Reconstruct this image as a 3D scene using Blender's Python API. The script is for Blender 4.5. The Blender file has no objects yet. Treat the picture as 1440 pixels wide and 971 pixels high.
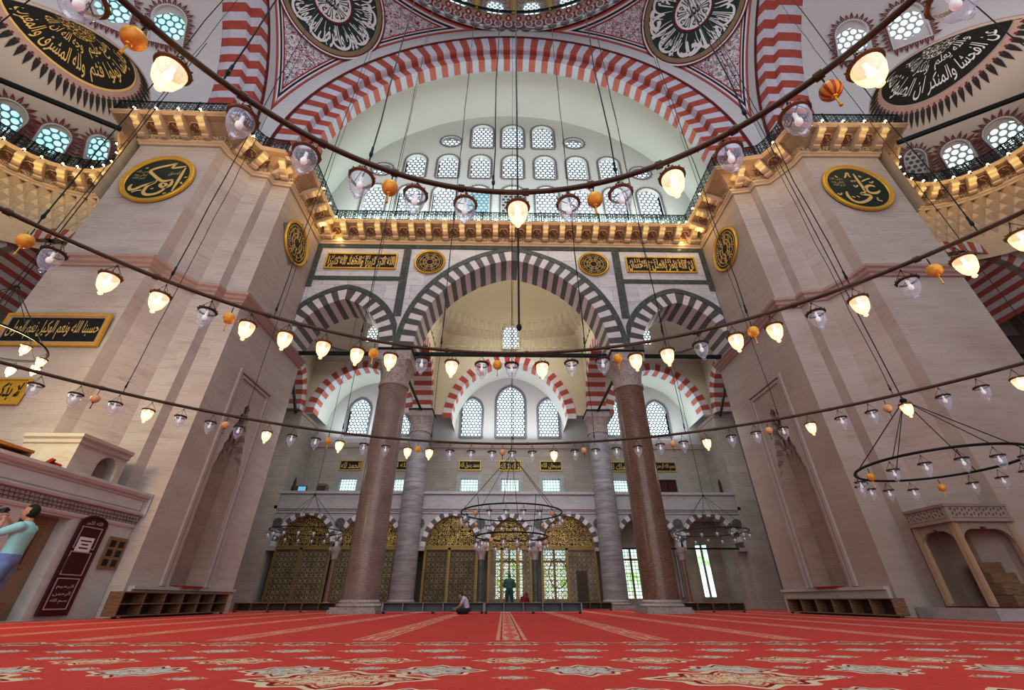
import bpy, bmesh, math, random
from mathutils import Vector, Matrix
from mathutils.geometry import tessellate_polygon
random.seed(7)
PI = math.pi
sc = bpy.context.scene
COL = sc.collection

# ------------------------------------------------------------------ node helpers
class S:
    """a socket with arithmetic"""
    def __init__(s, nt, sock): s.nt = nt; s.k = sock
    def _m(s, op, *a, clamp=False):
        n = s.nt.nodes.new('ShaderNodeMath'); n.operation = op; n.use_clamp = clamp
        for i, q in enumerate((s,) + a):
            if isinstance(q, S): s.nt.links.new(q.k, n.inputs[i])
            else: n.inputs[i].default_value = q
        return S(s.nt, n.outputs[0])
    def _c(s, q): return q
    def __add__(s, o): return s._m('ADD', o)
    def __radd__(s, o): return s._m('ADD', o)
    def __sub__(s, o): return s._m('SUBTRACT', o)
    def __rsub__(s, o): return (s * -1) + o
    def __mul__(s, o): return s._m('MULTIPLY', o)
    def __rmul__(s, o): return s._m('MULTIPLY', o)
    def __truediv__(s, o): return s._m('DIVIDE', o)
    def __neg__(s): return s * -1
    def abs(s): return s._m('ABSOLUTE')
    def fract(s): return s._m('FRACT')
    def floor(s): return s._m('FLOOR')
    def sin(s): return s._m('SINE')
    def cos(s): return s._m('COSINE')
    def sqrt(s): return s._m('SQRT')
    def pow(s, o): return s._m('POWER', o)
    def lt(s, o): return s._m('LESS_THAN', o)
    def gt(s, o): return s._m('GREATER_THAN', o)
    def min(s, o): return s._m('MINIMUM', o)
    def max(s, o): return s._m('MAXIMUM', o)
    def atan2(s, o): return s._m('ARCTAN2', o)
    def clamp(s): return s._m('ADD', 0.0, clamp=True)
    def inv(s): return 1 - s
    def between(s, a, b): return s.gt(a) * s.lt(b)
    def step(s, a, b):
        n = s.nt.nodes.new('ShaderNodeMapRange'); n.clamp = True
        s.nt.links.new(s.k, n.inputs[0]); n.inputs[1].default_value = a; n.inputs[2].default_value = b
        return S(s.nt, n.outputs[0])

class M:
    """a material under construction"""
    def __init__(s, name):
        s.mat = bpy.data.materials.new(name); s.mat.use_nodes = True
        s.nt = s.mat.node_tree; s.nt.nodes.clear()
        s.out = s.nt.nodes.new('ShaderNodeOutputMaterial')
    def n(s, t): return s.nt.nodes.new(t)
    def link(s, a, b): s.nt.links.new(a.k if isinstance(a, S) else a, b)
    def coord(s, kind='UV'):
        if not hasattr(s, '_tc'): s._tc = s.n('ShaderNodeTexCoord')
        return s._tc.outputs[kind]
    def pos(s):
        g = s.n('ShaderNodeNewGeometry'); return s.sep(g.outputs['Position'])
    def sep(s, vec):
        n = s.n('ShaderNodeSeparateXYZ'); s.nt.links.new(vec, n.inputs[0])
        return [S(s.nt, o) for o in n.outputs]
    def comb(s, x=0, y=0, z=0):
        n = s.n('ShaderNodeCombineXYZ')
        for i, q in enumerate((x, y, z)):
            if isinstance(q, S): s.link(q, n.inputs[i])
            else: n.inputs[i].default_value = q
        return n.outputs[0]
    def uv(s): return s.sep(s.coord('UV'))
    def scaled(s, vec, sx, sy=None, sz=None):
        n = s.n('ShaderNodeMapping'); s.nt.links.new(vec, n.inputs[0])
        n.inputs['Scale'].default_value = (sx, sx if sy is None else sy, sx if sz is None else sz)
        return n.outputs[0]
    def noise(s, vec, scale=5, detail=3, rough=.5, dist=0):
        n = s.n('ShaderNodeTexNoise'); s.nt.links.new(vec, n.inputs['Vector'])
        n.inputs['Scale'].default_value = scale; n.inputs['Detail'].default_value = detail
        n.inputs['Roughness'].default_value = rough; n.inputs['Distortion'].default_value = dist
        return S(s.nt, n.outputs[0])
    def voronoi(s, vec, scale=5, feature='F1', rnd=1, dim='3D', out='Distance'):
        n = s.n('ShaderNodeTexVoronoi'); n.feature = feature; n.voronoi_dimensions = dim
        s.nt.links.new(vec, n.inputs['Vector']); n.inputs['Scale'].default_value = scale
        n.inputs['Randomness'].default_value = rnd
        return S(s.nt, n.outputs[out])
    def mix(s, a, b, f):
        n = s.n('ShaderNodeMix'); n.data_type = 'RGBA'; n.clamp_factor = True
        for q, i in ((f, 0), (a, 6), (b, 7)):
            if isinstance(q, S): s.link(q, n.inputs[i])
            elif hasattr(q, 'is_output'): s.nt.links.new(q, n.inputs[i])
            elif i == 0: n.inputs[0].default_value = q
            else: n.inputs[i].default_value = (*q[:3], 1)
        return n.outputs[2]
    def bsdf(s, col, rough=.6, metal=0, emis=None, estr=0, bump=None, bstr=.2, bdist=.02, spec=.3):
        b = s.n('ShaderNodeBsdfPrincipled')
        if hasattr(col, 'is_output'): s.nt.links.new(col, b.inputs['Base Color'])
        else: b.inputs['Base Color'].default_value = (*col[:3], 1)
        if isinstance(rough, S): s.link(rough, b.inputs['Roughness'])
        else: b.inputs['Roughness'].default_value = rough
        b.inputs['Metallic'].default_value = metal
        b.inputs['Specular IOR Level'].default_value = spec
        if emis is not None:
            if hasattr(emis, 'is_output'): s.nt.links.new(emis, b.inputs['Emission Color'])
            else: b.inputs['Emission Color'].default_value = (*emis[:3], 1)
            if isinstance(estr, S): s.link(estr, b.inputs['Emission Strength'])
            else: b.inputs['Emission Strength'].default_value = estr
        if bump is not None:
            n = s.n('ShaderNodeBump'); s.link(bump, n.inputs['Height'])
            n.inputs['Strength'].default_value = bstr; n.inputs['Distance'].default_value = bdist
            s.nt.links.new(n.outputs[0], b.inputs['Normal'])
        return b.outputs[0]
    def alpha(s, shader, a):
        t = s.n('ShaderNodeBsdfTransparent'); m = s.n('ShaderNodeMixShader')
        s.link(a, m.inputs[0]); s.nt.links.new(t.outputs[0], m.inputs[1]); s.nt.links.new(shader, m.inputs[2])
        return m.outputs[0]
    def done(s, shader, light=True):
        s.nt.links.new(shader, s.out.inputs[0])
        if not light:
            s.mat.cycles.emission_sampling = 'NONE'
        return s.mat

# ------------------------------------------------------------------ mesh helpers
class MB:
    def __init__(s): s.v = []; s.f = []; s.m = []
    def add(s, vs, fs, mi=0):
        o = len(s.v); s.v += [tuple(p) for p in vs]
        for f in fs: s.f.append([o + i for i in f]); s.m.append(mi)
    def quad(s, a, b, c, d, mi=0): s.add([a, b, c, d], [(0, 1, 2, 3)], mi)
    def box(s, x0, x1, y0, y1, z0, z1, mi=0):
        v = [(x, y, z) for z in (z0, z1) for y in (y0, y1) for x in (x0, x1)]
        s.add(v, [(0, 2, 3, 1), (4, 5, 7, 6), (0, 1, 5, 4), (2, 6, 7, 3), (0, 4, 6, 2), (1, 3, 7, 5)], mi)
    def obox(s, mat, sx, sy, sz, mi=0):
        v = [mat @ Vector((x * sx / 2, y * sy / 2, z * sz / 2)) for z in (-1, 1) for y in (-1, 1) for x in (-1, 1)]
        s.add(v, [(0, 2, 3, 1), (4, 5, 7, 6), (0, 1, 5, 4), (2, 6, 7, 3), (0, 4, 6, 2), (1, 3, 7, 5)], mi)
    def prism(s, poly, fn, d0, d1, mi=0, caps=True):
        """poly: 2-D points; fn(u, v, d) -> 3-D; extruded from d0 to d1"""
        n = len(poly)
        a = [fn(u, v, d0) for u, v in poly]; b = [fn(u, v, d1) for u, v in poly]
        s.add(a + b, [(i, (i + 1) % n, n + (i + 1) % n, n + i) for i in range(n)], mi)
        if caps:
            t = tessellate_polygon([[Vector((u, v, 0)) for u, v in poly]])
            s.add(a, t, mi); s.add(b, [tuple(reversed(q)) for q in t], mi)
    def plate(s, outer, holes, fn, d0, d1, mi=0, back=False, outer_side=True, hole_mi=None):
        """a wall panel with holes: face at depth d0, reveals to d1"""
        loops = [[Vector((u, v, 0)) for u, v in l] for l in [outer] + holes]
        flat = [p for l in loops for p in l]
        t = tessellate_polygon(loops)
        s.add([fn(p.x, p.y, d0) for p in flat], t, mi)
        if back: s.add([fn(p.x, p.y, d1) for p in flat], t, mi)
        for k, l in enumerate([outer] + holes):
            if k == 0 and not outer_side: continue
            n = len(l)
            s.add([fn(u, v, d0) for u, v in l] + [fn(u, v, d1) for u, v in l],
                  [(i, (i + 1) % n, n + (i + 1) % n, n + i) for i in range(n)],
                  mi if (k == 0 or hole_mi is None) else hole_mi)
    def tube(s, pts, r, n=6, mi=0, closed=False, caps=True):
        pts = [Vector(p) for p in pts]; N = len(pts); rings = []
        up = None
        for i, p in enumerate(pts):
            if closed: d = pts[(i + 1) % N] - pts[i - 1]
            else: d = pts[min(i + 1, N - 1)] - pts[max(i - 1, 0)]
            if d.length < 1e-9: d = Vector((0, 0, 1))
            d.normalize()
            if up is None: up = Vector((0, 0, 1)) if abs(d.z) < .9 else Vector((0, 1, 0))
            a = d.cross(up)
            if a.length < 1e-6: a = d.orthogonal()
            a.normalize(); b = a.cross(d); up = b
            rr = r[i] if isinstance(r, (list, tuple)) else r
            rings.append([p + a * (math.cos(2 * PI * k / n) * rr) + b * (math.sin(2 * PI * k / n) * rr) for k in range(n)])
        v = [q for g in rings for q in g]; f = []
        for i in range(N if closed else N - 1):
            j = (i + 1) % N
            for k in range(n): f.append((i * n + k, i * n + (k + 1) % n, j * n + (k + 1) % n, j * n + k))
        if not closed and caps: f.append(tuple(range(n))); f.append(tuple(reversed(range((N - 1) * n, N * n))))
        s.add(v, f, mi)
    def lathe(s, prof, n=16, c=(0, 0, 0), mi=0, mat=None, a0=0, a1=2 * PI, sx=1, sy=1):
        full = abs(a1 - a0 - 2 * PI) < 1e-6; cols = n if full else n + 1
        v = []
        for r, z in prof:
            for k in range(cols):
                a = a0 + (a1 - a0) * k / n
                p = Vector((c[0] + r * math.cos(a) * sx, c[1] + r * math.sin(a) * sy, c[2] + z))
                v.append(mat @ p if mat else p)
        f = []
        for i in range(len(prof) - 1):
            for k in range(n):
                k2 = (k + 1) % cols
                f.append((i * cols + k, i * cols + k2, (i + 1) * cols + k2, (i + 1) * cols + k))
        s.add(v, f, mi)
    def ball(s, c, rx, ry=None, rz=None, n=10, m=7, mi=0, mat=None):
        ry = rx if ry is None else ry; rz = rx if rz is None else rz
        v = []; f = []
        for i in range(m + 1):
            t = -PI / 2 + PI * i / m
            for k in range(n):
                a = 2 * PI * k / n
                p = Vector((rx * math.cos(t) * math.cos(a), ry * math.cos(t) * math.sin(a), rz * math.sin(t)))
                if mat: p = mat @ p
                v.append(p + Vector(c))
        for i in range(m):
            for k in range(n): f.append((i * n + k, i * n + (k + 1) % n, (i + 1) * n + (k + 1) % n, (i + 1) * n + k))
        s.add(v, f, mi)
    def grid(s, fn, nu, nv, mi=0):
        v = [fn(i / nu, j / nv) for j in range(nv + 1) for i in range(nu + 1)]
        f = [(j * (nu + 1) + i, j * (nu + 1) + i + 1, (j + 1) * (nu + 1) + i + 1, (j + 1) * (nu + 1) + i) for j in range(nv) for i in range(nu)]
        s.add(v, f, mi)
    def sweep(s, path, prof, mi=0, closed=False, side=1):
        """path: plan points; prof: (offset, z) pairs; offset to the left of the path for side=1"""
        P = [Vector(p) for p in path]; N = len(P); rows = []
        for i in range(N):
            a = P[i] - P[i - 1] if (i > 0 or closed) else P[1] - P[0]
            b = P[(i + 1) % N] - P[i] if (i < N - 1 or closed) else a
            a.normalize(); b.normalize()
            na = Vector((-a.y, a.x)); nb = Vector((-b.y, b.x)); m = na + nb
            if m.length < 1e-6: m = na
            m.normalize(); k = 1 / max(.35, m.dot(na))
            rows.append([(P[i].x + m.x * o * k * side, P[i].y + m.y * o * k * side, z) for o, z in prof])
        n = len(prof); v = [q for r in rows for q in r]; f = []
        for i in range(N if closed else N - 1):
            j = (i + 1) % N
            for k in range(n - 1): f.append((i * n + k, j * n + k, j * n + k + 1, i * n + k + 1))
        s.add(v, f, mi)
    def build(s, name, mats, parent=None, smooth=None, merge=False, loc=None):
        me = bpy.data.meshes.new(name)
        off = Vector(loc) if loc is not None else None
        me.from_pydata([Vector(p) - off for p in s.v] if off is not None else s.v, [], s.f)
        if not isinstance(mats, (list, tuple)): mats = [mats]
        for m in mats: me.materials.append(m)
        me.polygons.foreach_set('material_index', s.m)
        uvl = me.uv_layers.new(name='UVMap'); data = [0.0] * (2 * len(me.loops))
        for p in me.polygons:
            n = p.normal; ax, ay, az = abs(n.x), abs(n.y), abs(n.z)
            for li in p.loop_indices:
                c = me.vertices[me.loops[li].vertex_index].co
                if az > ax and az > ay: u, w = c.x, c.y
                elif ax > ay: u, w = c.y, c.z
                else: u, w = c.x, c.z
                data[2 * li] = u; data[2 * li + 1] = w
        uvl.data.foreach_set('uv', data)
        if smooth is not None or merge:
            bm = bmesh.new(); bm.from_mesh(me)
            bmesh.ops.remove_doubles(bm, verts=bm.verts, dist=1e-4)
            bmesh.ops.recalc_face_normals(bm, faces=bm.faces)
            bm.to_mesh(me); bm.free()
        if smooth is not None:
            me.polygons.foreach_set('use_smooth', [True] * len(me.polygons))
            me.set_sharp_from_angle(angle=math.radians(smooth))
        me.update()
        o = bpy.data.objects.new(name, me); COL.objects.link(o)
        if off is not None: o.location = off
        if parent is not None: o.parent = parent
        return o

def tag(o, label, cat, group=None, kind=None):
    o['label'] = label; o['category'] = cat
    if group: o['group'] = group
    if kind: o['kind'] = kind
    return o
def struct(o, label, cat): return tag(o, label, cat, kind='structure')
def empty(name, loc=(0, 0, 0), rz=0):
    o = bpy.data.objects.new(name, None); COL.objects.link(o)
    o.location = loc; o.rotation_euler = (0, 0, rz); o.empty_display_size = .2
    return o
def dup(o, loc=None, rot=None, parent=None):
    r = o.copy(); COL.objects.link(r)
    if loc is not None: r.location = loc
    if rot is not None: r.rotation_euler = rot
    if parent is not None: r.parent = parent
    for ch in list(o.children):
        dup(ch, parent=r)
    return r
ORD = ('first second third fourth fifth sixth seventh eighth ninth tenth eleventh twelfth thirteenth fourteenth fifteenth '
       'sixteenth seventeenth eighteenth nineteenth twentieth twenty-first twenty-second twenty-third twenty-fourth twenty-fifth '
       'twenty-sixth twenty-seventh twenty-eighth twenty-ninth thirtieth thirty-first thirty-second thirty-third thirty-fourth thirty-fifth thirty-sixth').split()

# mapping functions for wall panels: (u, v, depth) -> world
def XZ(u, v, d): return (u, d, v)            # wall facing along y
def YZ(u, v, d): return (d, u, v)            # wall facing along x

def pointed(cx, z0, a, h, n=24):
    """points of a (pointed or flat) arch from left spring to right spring"""
    pts = []
    if h >= a * 1.0005:
        R = (a * a + h * h) / (2 * a); xc = R - a
        t1 = math.atan2(h, xc)            # apex angle seen from the left arc's centre (+xc)
        m = n // 2
        for i in range(m + 1):
            t = PI - (PI - (PI - t1)) * i / m
            pts.append((cx + xc + R * math.cos(t), z0 + R * math.sin(t)))
        pts += [(2 * cx - x, z) for x, z in reversed(pts[:-1])]
    else:
        for i in range(n + 1):
            t = PI - PI * i / n
            pts.append((cx + a * math.cos(t), z0 + h * math.sin(t)))
    return pts

def arch_ring(mb, cx, z0, a, h, t, n, fn, d0, d1, mis=(0, 1), sub=2, proud=.0, dback=None):
    """alternating voussoirs: front ring of thickness t at depth d0, soffit to depth d1"""
    pts = pointed(cx, z0, a, h, n * sub)
    N = len(pts); nor = []
    for i in range(N):
        p, q = pts[max(i - 1, 0)], pts[min(i + 1, N - 1)]
        dx, dz = q[0] - p[0], q[1] - p[1]; L = math.hypot(dx, dz)
        nor.append((-dz / L, dx / L))
    nor[0] = (-1, 0); nor[-1] = (1, 0)
    E = [(p[0] + t * k[0], p[1] + t * k[1]) for p, k in zip(pts, nor)]
    for i in range(N - 1):
        mi = mis[(i // sub) % len(mis)]
        A, B, C, D = pts[i], pts[i + 1], E[i + 1], E[i]
        mb.quad(fn(*A, d0), fn(*B, d0), fn(*C, d0), fn(*D, d0), mi)
        mb.quad(fn(*A, d0), fn(*A, d1), fn(*B, d1), fn(*B, d0), mi)
        if proud: mb.quad(fn(*D, d0), fn(*C, d0), fn(*C, d0 + proud), fn(*D, d0 + proud), mi)
    return pts, E

def arch_band(mb, path0, path1, fn, d, mi=0, d2=None):
    for i in range(len(path0) - 1):
        mb.quad(fn(*path0[i], d), fn(*path0[i + 1], d), fn(*path1[i + 1], d), fn(*path1[i], d), mi)
        if d2 is not None:
            mb.quad(fn(*path1[i], d), fn(*path1[i + 1], d), fn(*path1[i + 1], d2), fn(*path1[i], d2), mi)
            mb.quad(fn(*path0[i], d), fn(*path0[i + 1], d), fn(*path0[i + 1], d2), fn(*path0[i], d2), mi)

def offset(pts, t):
    N = len(pts); out = []
    for i in range(N):
        p, q = pts[max(i - 1, 0)], pts[min(i + 1, N - 1)]
        dx, dz = q[0] - p[0], q[1] - p[1]; L = math.hypot(dx, dz) or 1
        out.append((pts[i][0] - dz / L * t, pts[i][1] + dx / L * t))
    return out

# ------------------------------------------------------------------ Arabic lettering
AR = {'ا': 0xFE8D, 'أ': 0xFE83, 'ب': 0xFE8F, 'ت': 0xFE95, 'ث': 0xFE99, 'ج': 0xFE9D, 'ح': 0xFEA1, 'خ': 0xFEA5, 'د': 0xFEA9, 'ذ': 0xFEAB,
      'ر': 0xFEAD, 'ز': 0xFEAF, 'س': 0xFEB1, 'ش': 0xFEB5, 'ص': 0xFEB9, 'ض': 0xFEBD, 'ط': 0xFEC1, 'ظ': 0xFEC5, 'ع': 0xFEC9, 'غ': 0xFECD,
      'ف': 0xFED1, 'ق': 0xFED5, 'ك': 0xFED9, 'ل': 0xFEDD, 'م': 0xFEE1, 'ن': 0xFEE5, 'ه': 0xFEE9, 'و': 0xFEED, 'ى': 0xFEEF, 'ي': 0xFEF1,
      'ة': 0xFE93, 'لا': 0xFEFB}
TWO = set('اأدذروزىة') | {'لا'}
def shape_ar(t):
    """joined presentation forms in visual (left to right) order"""
    out = []
    for w in t.split(' '):
        ch = []; i = 0
        while i < len(w):
            if w[i] == 'ل' and i + 1 < len(w) and w[i + 1] in 'اأ': ch.append('لا'); i += 2
            else: ch.append(w[i]); i += 1
        r = []
        for k, c in enumerate(ch):
            if c not in AR: continue
            prev = k > 0 and ch[k - 1] in AR and ch[k - 1] not in TWO
            nxt = k < len(ch) - 1 and c not in TWO
            b = AR[c]
            if c in TWO: code = b + (1 if prev else 0)
            else: code = b + (3 if prev and nxt else 1 if prev else 2 if nxt else 0)
            r.append(chr(code))
        out.append(''.join(r))
    return ' '.join(out)[::-1]
_tc = {}
def text_poly(t, res=2, bold=.0):
    """triangles of the lettering, scaled into 0..1 x 0..1"""
    key = (t, bold)
    if key in _tc: return _tc[key]
    cu = bpy.data.curves.new('lettering', 'FONT'); cu.body = t; cu.resolution_u = res; cu.offset = bold
    o = bpy.data.objects.new('lettering', cu); COL.objects.link(o)
    dg = bpy.context.evaluated_depsgraph_get(); me = o.evaluated_get(dg).to_mesh()
    vs = [v.co.copy() for v in me.vertices]; fs = [tuple(p.vertices) for p in me.polygons]
    o.evaluated_get(dg).to_mesh_clear()
    bpy.data.objects.remove(o); bpy.data.curves.remove(cu)
    if not vs: _tc[key] = ([], [], 1); return _tc[key]
    x0 = min(v.x for v in vs); x1 = max(v.x for v in vs); y0 = min(v.y for v in vs); y1 = max(v.y for v in vs)
    w = max(x1 - x0, 1e-6); h = max(y1 - y0, 1e-6)
    _tc[key] = ([((v.x - x0) / w, (v.y - y0) / h) for v in vs], fs, w / h)
    return _tc[key]
def put_text(mb, t, fn, mi=0, bold=.0):
    vs, fs, asp = text_poly(t, bold=bold)
    mb.add([fn(u, v) for u, v in vs], fs, mi)
def stroke(mb, pts, w, fn, mi=0, smooth=3):
    """a brush stroke: polyline with widths"""
    if not isinstance(w, (list, tuple)): w = [w * .45] + [w] * (len(pts) - 2) + [w * .45]
    for _ in range(smooth):
        if len(pts) < 3: break
        q = [pts[0]]; ww = [w[0]]
        for i in range(len(pts) - 1):
            a, b = pts[i], pts[i + 1]
            q += [(a[0] * .75 + b[0] * .25, a[1] * .75 + b[1] * .25), (a[0] * .25 + b[0] * .75, a[1] * .25 + b[1] * .75)]
            ww += [w[i] * .75 + w[i + 1] * .25, w[i] * .25 + w[i + 1] * .75]
        pts = q + [pts[-1]]; w = ww + [w[-1]]
    L = []; Rr = []
    for i in range(len(pts)):
        p, q = pts[max(i - 1, 0)], pts[min(i + 1, len(pts) - 1)]
        dx, dy = q[0] - p[0], q[1] - p[1]; l = math.hypot(dx, dy) or 1
        nx, ny = -dy / l * w[i] / 2, dx / l * w[i] / 2
        L.append(fn(pts[i][0] + nx, pts[i][1] + ny)); Rr.append(fn(pts[i][0] - nx, pts[i][1] - ny))
    n = len(pts)
    mb.add(L + Rr, [(i, i + 1, n + i + 1, n + i) for i in range(n - 1)], mi)
# ------------------------------------------------------------------ materials
def m_plain(name, col, rough=.6, metal=0, amp=.12, scale=3, bump=0, spec=.3):
    m = M(name); p = m.coord('Object'); n = m.noise(p, scale, 4)
    c = m.mix([q * (1 - amp) for q in col], [min(1, q * (1 + amp)) for q in col], n)
    return m.done(m.bsdf(c, rough, metal, bump=n if bump else None, bstr=bump, spec=spec))

def m_stone(name, a, b, mortar, bw=1.5, bh=.5, vein=.5, stain=(.36, .27, .22), stain_amt=.45, gap=.012, foot=0):
    m = M(name); uv = m.coord('UV')
    br = m.n('ShaderNodeTexBrick'); m.nt.links.new(uv, br.inputs['Vector'])
    br.offset = .43; br.squash = .72; br.squash_frequency = 3
    br.inputs['Scale'].default_value = 1; br.inputs['Brick Width'].default_value = bw; br.inputs['Row Height'].default_value = bh
    br.inputs['Mortar Size'].default_value = gap; br.inputs['Mortar Smooth'].default_value = .6; br.inputs['Bias'].default_value = 0
    br.inputs['Color1'].default_value = (*a, 1); br.inputs['Color2'].default_value = (*b, 1); br.inputs['Mortar'].default_value = (*mortar, 1)
    st = m.noise(m.scaled(uv, .5, 3.2), 1.5, 6, .65, .6)          # bedding veins
    big = m.noise(m.scaled(uv, .25, .3), 1, 3)
    c1 = m.mix(br.outputs['Color'], stain, st.step(.52, .82) * vein)
    c2 = m.mix(c1, stain, (big.step(.48, .8)) * stain_amt)
    if foot:                                                        # warm light painted in, browner towards the ground
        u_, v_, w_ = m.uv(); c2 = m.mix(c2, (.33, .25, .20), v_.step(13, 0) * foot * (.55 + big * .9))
    fine = m.noise(m.scaled(uv, 1, 2.5), 9, 3)
    c3 = m.mix(c2, [q * .72 for q in a], fine.step(.5, .85) * .35)
    return m.done(m.bsdf(c3, .62, bump=S(m.nt, br.outputs['Fac']) * -1 + st * .3, bstr=.25, bdist=.02))

def m_marble(name, base, vein, scale=.7, stretch=(1, 1, 1), amt=.6, rough=.35, blocks=None):
    m = M(name); p = m.scaled(m.coord('Object'), *stretch)
    n = m.noise(p, scale, 7, .62, 1.6); n2 = m.noise(p, scale * 4, 4, .6, .5)
    c = m.mix(base, vein, (n.step(.45, .75) * amt + n2.step(.55, .8) * amt * .5))
    if blocks:
        br = m.n('ShaderNodeTexBrick'); m.nt.links.new(m.coord('UV'), br.inputs['Vector'])
        br.inputs['Scale'].default_value = 1; br.inputs['Brick Width'].default_value = blocks[0]; br.inputs['Row Height'].default_value = blocks[1]
        br.inputs['Mortar Size'].default_value = .012; br.inputs['Color1'].default_value = (1, 1, 1, 1); br.inputs['Color2'].default_value = (.86, .86, .88, 1)
        br.inputs['Mortar'].default_value = (.6, .58, .57, 1)
        x = m.n('ShaderNodeMix'); x.data_type = 'RGBA'; x.blend_type = 'MULTIPLY'; x.inputs[0].default_value = 1
        m.nt.links.new(c, x.inputs[6]); m.nt.links.new(br.outputs['Color'], x.inputs[7]); c = x.outputs[2]
    return m.done(m.bsdf(c, rough))

def m_speck(name, a, b, scale=26, rough=.3):
    m = M(name); p = m.coord('Object')
    n = m.noise(p, scale, 2, .7); w = m.noise(p, 1.2, 3)
    c = m.mix(a, b, n.step(.38, .66)); c = m.mix(c, [q * .65 for q in a], w.step(.45, .8) * .6)
    return m.done(m.bsdf(c, rough, spec=.5))

def m_banded(name, a, b, scale=1.0):
    m = M(name); p = m.scaled(m.coord('Object'), .35, .35, 2.2)
    n = m.noise(p, scale, 6, .6, 1.2); n2 = m.noise(m.scaled(m.coord('Object'), .5, .5, 9), 1, 4)
    c = m.mix(a, b, (n.step(.4, .68) * .8 + n2.step(.5, .75) * .35))
    return m.done(m.bsdf(c, .4))

def cell_mask(m, x, y, pitch, rx, ry, squash=1.0):
    """staggered round panes: 1 inside a pane"""
    u = x / pitch; v = y / (pitch * .84)
    row = v.floor(); sh = (row * .5).fract()
    a = (u + sh).fract() - .5; b = v.fract() - .5
    d = ((a / rx).pow(2) + (b / ry).pow(2))
    return d

def m_glazing(name, pitch, light, lead, strength, sky=None, bright=1.0, rx=.42, ry=.47):
    """plaster lattice glazed with small round panes, daylight behind"""
    m = M(name); x, y, z = m.sep(m.coord('UV'))
    d = cell_mask(m, x, y, pitch, rx, ry)
    pane = d.step(1.05, .85)
    tint = m.noise(m.scaled(m.coord('UV'), 1), 1.1, 2)
    col = m.mix(light, sky or [q * .75 for q in light], tint.step(.42, .7))
    e = m.mix((0, 0, 0), col, pane)
    sh = m.bsdf(m.mix(lead, [.3 * q for q in light], pane), .5, emis=e, estr=strength)
    return m.done(sh, light=False)

def m_outdoor(name, strength):
    """daylit garden seen through a clear barred window"""
    m = M(name); x, y, z = m.sep(m.coord('UV'))
    n = m.noise(m.scaled(m.coord('UV'), 1), 2.2, 4, .6)
    c = m.mix((.85, 1, .97), (.30, .62, .16), n.step(.42, .62))
    c = m.mix((.95, 1, 1), c, y.step(-.3, 1.6))
    c = m.mix(c, (.7, .95, 1), y.step(2.6, 3.4) * .7)
    return m.done(m.bsdf((.05, .05, .05), .4, emis=c, estr=strength), light=False)

def m_lattice(name, col, kind, metal=.5, rough=.45, k=1.0):
    """pierced metal work: solid where the pattern is, open elsewhere"""
    m = M(name); x, y, z = m.sep(m.coord('UV')); x = x * k; y = y * k
    if kind == 'rail':                                   # scrolls between hoops
        u = (x * 1.65).fract() - .5; v = y.fract()
        a = (x * 3.3).fract() - .5; b = (y * 3.3).fract() - .5
        r1 = (a * a + b * b).sqrt(); ring = (r1 - .33).abs().lt(.085)
        b2 = (y * 3.3 + .5).fract() - .5; a2 = (x * 3.3 + .5).fract() - .5
        r2 = (a2 * a2 + b2 * b2).sqrt(); ring2 = (r2 - .27).abs().lt(.07)
        bar = u.abs().lt(.035)
        mask = ring.max(ring2).max(bar)
    elif kind == 'brass':                                # star and arabesque grille
        a = (x * 4).fract() - .5; b = (y * 4).fract() - .5
        r = (a * a + b * b).sqrt(); ring = (r - .36).abs().lt(.055)
        a2 = (x * 4 + .5).fract() - .5; b2 = (y * 4 + .5).fract() - .5
        r2 = (a2 * a2 + b2 * b2).sqrt(); dot = r2.lt(.24) - r2.lt(.12)
        dia = ((a.abs() - b.abs()).abs()).lt(.06)
        mask = ring.max(dot).max(dia)
    elif kind == 'scroll':
        w = m.noise(m.scaled(m.coord('UV'), 1), 2.4, 2)
        p = ((w * 26 + x * 2).sin()).abs().lt(.55)
        a = (x * 3).fract() - .5; b = (y * 3).fract() - .5
        r = (a * a + b * b).sqrt(); mask = p.max((r - .3).abs().lt(.06))
    else:                                                # plain square bars
        a = (x * 4.4).fract() - .5; b = (y * 4.4).fract() - .5
        mask = a.abs().lt(.07).max(b.abs().lt(.07))
    n = m.noise(m.coord('Object'), 2, 4)
    c = m.mix(col, [q * .45 for q in col], n.step(.4, .75))
    return m.done(m.alpha(m.bsdf(c, rough, metal), mask))

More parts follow.
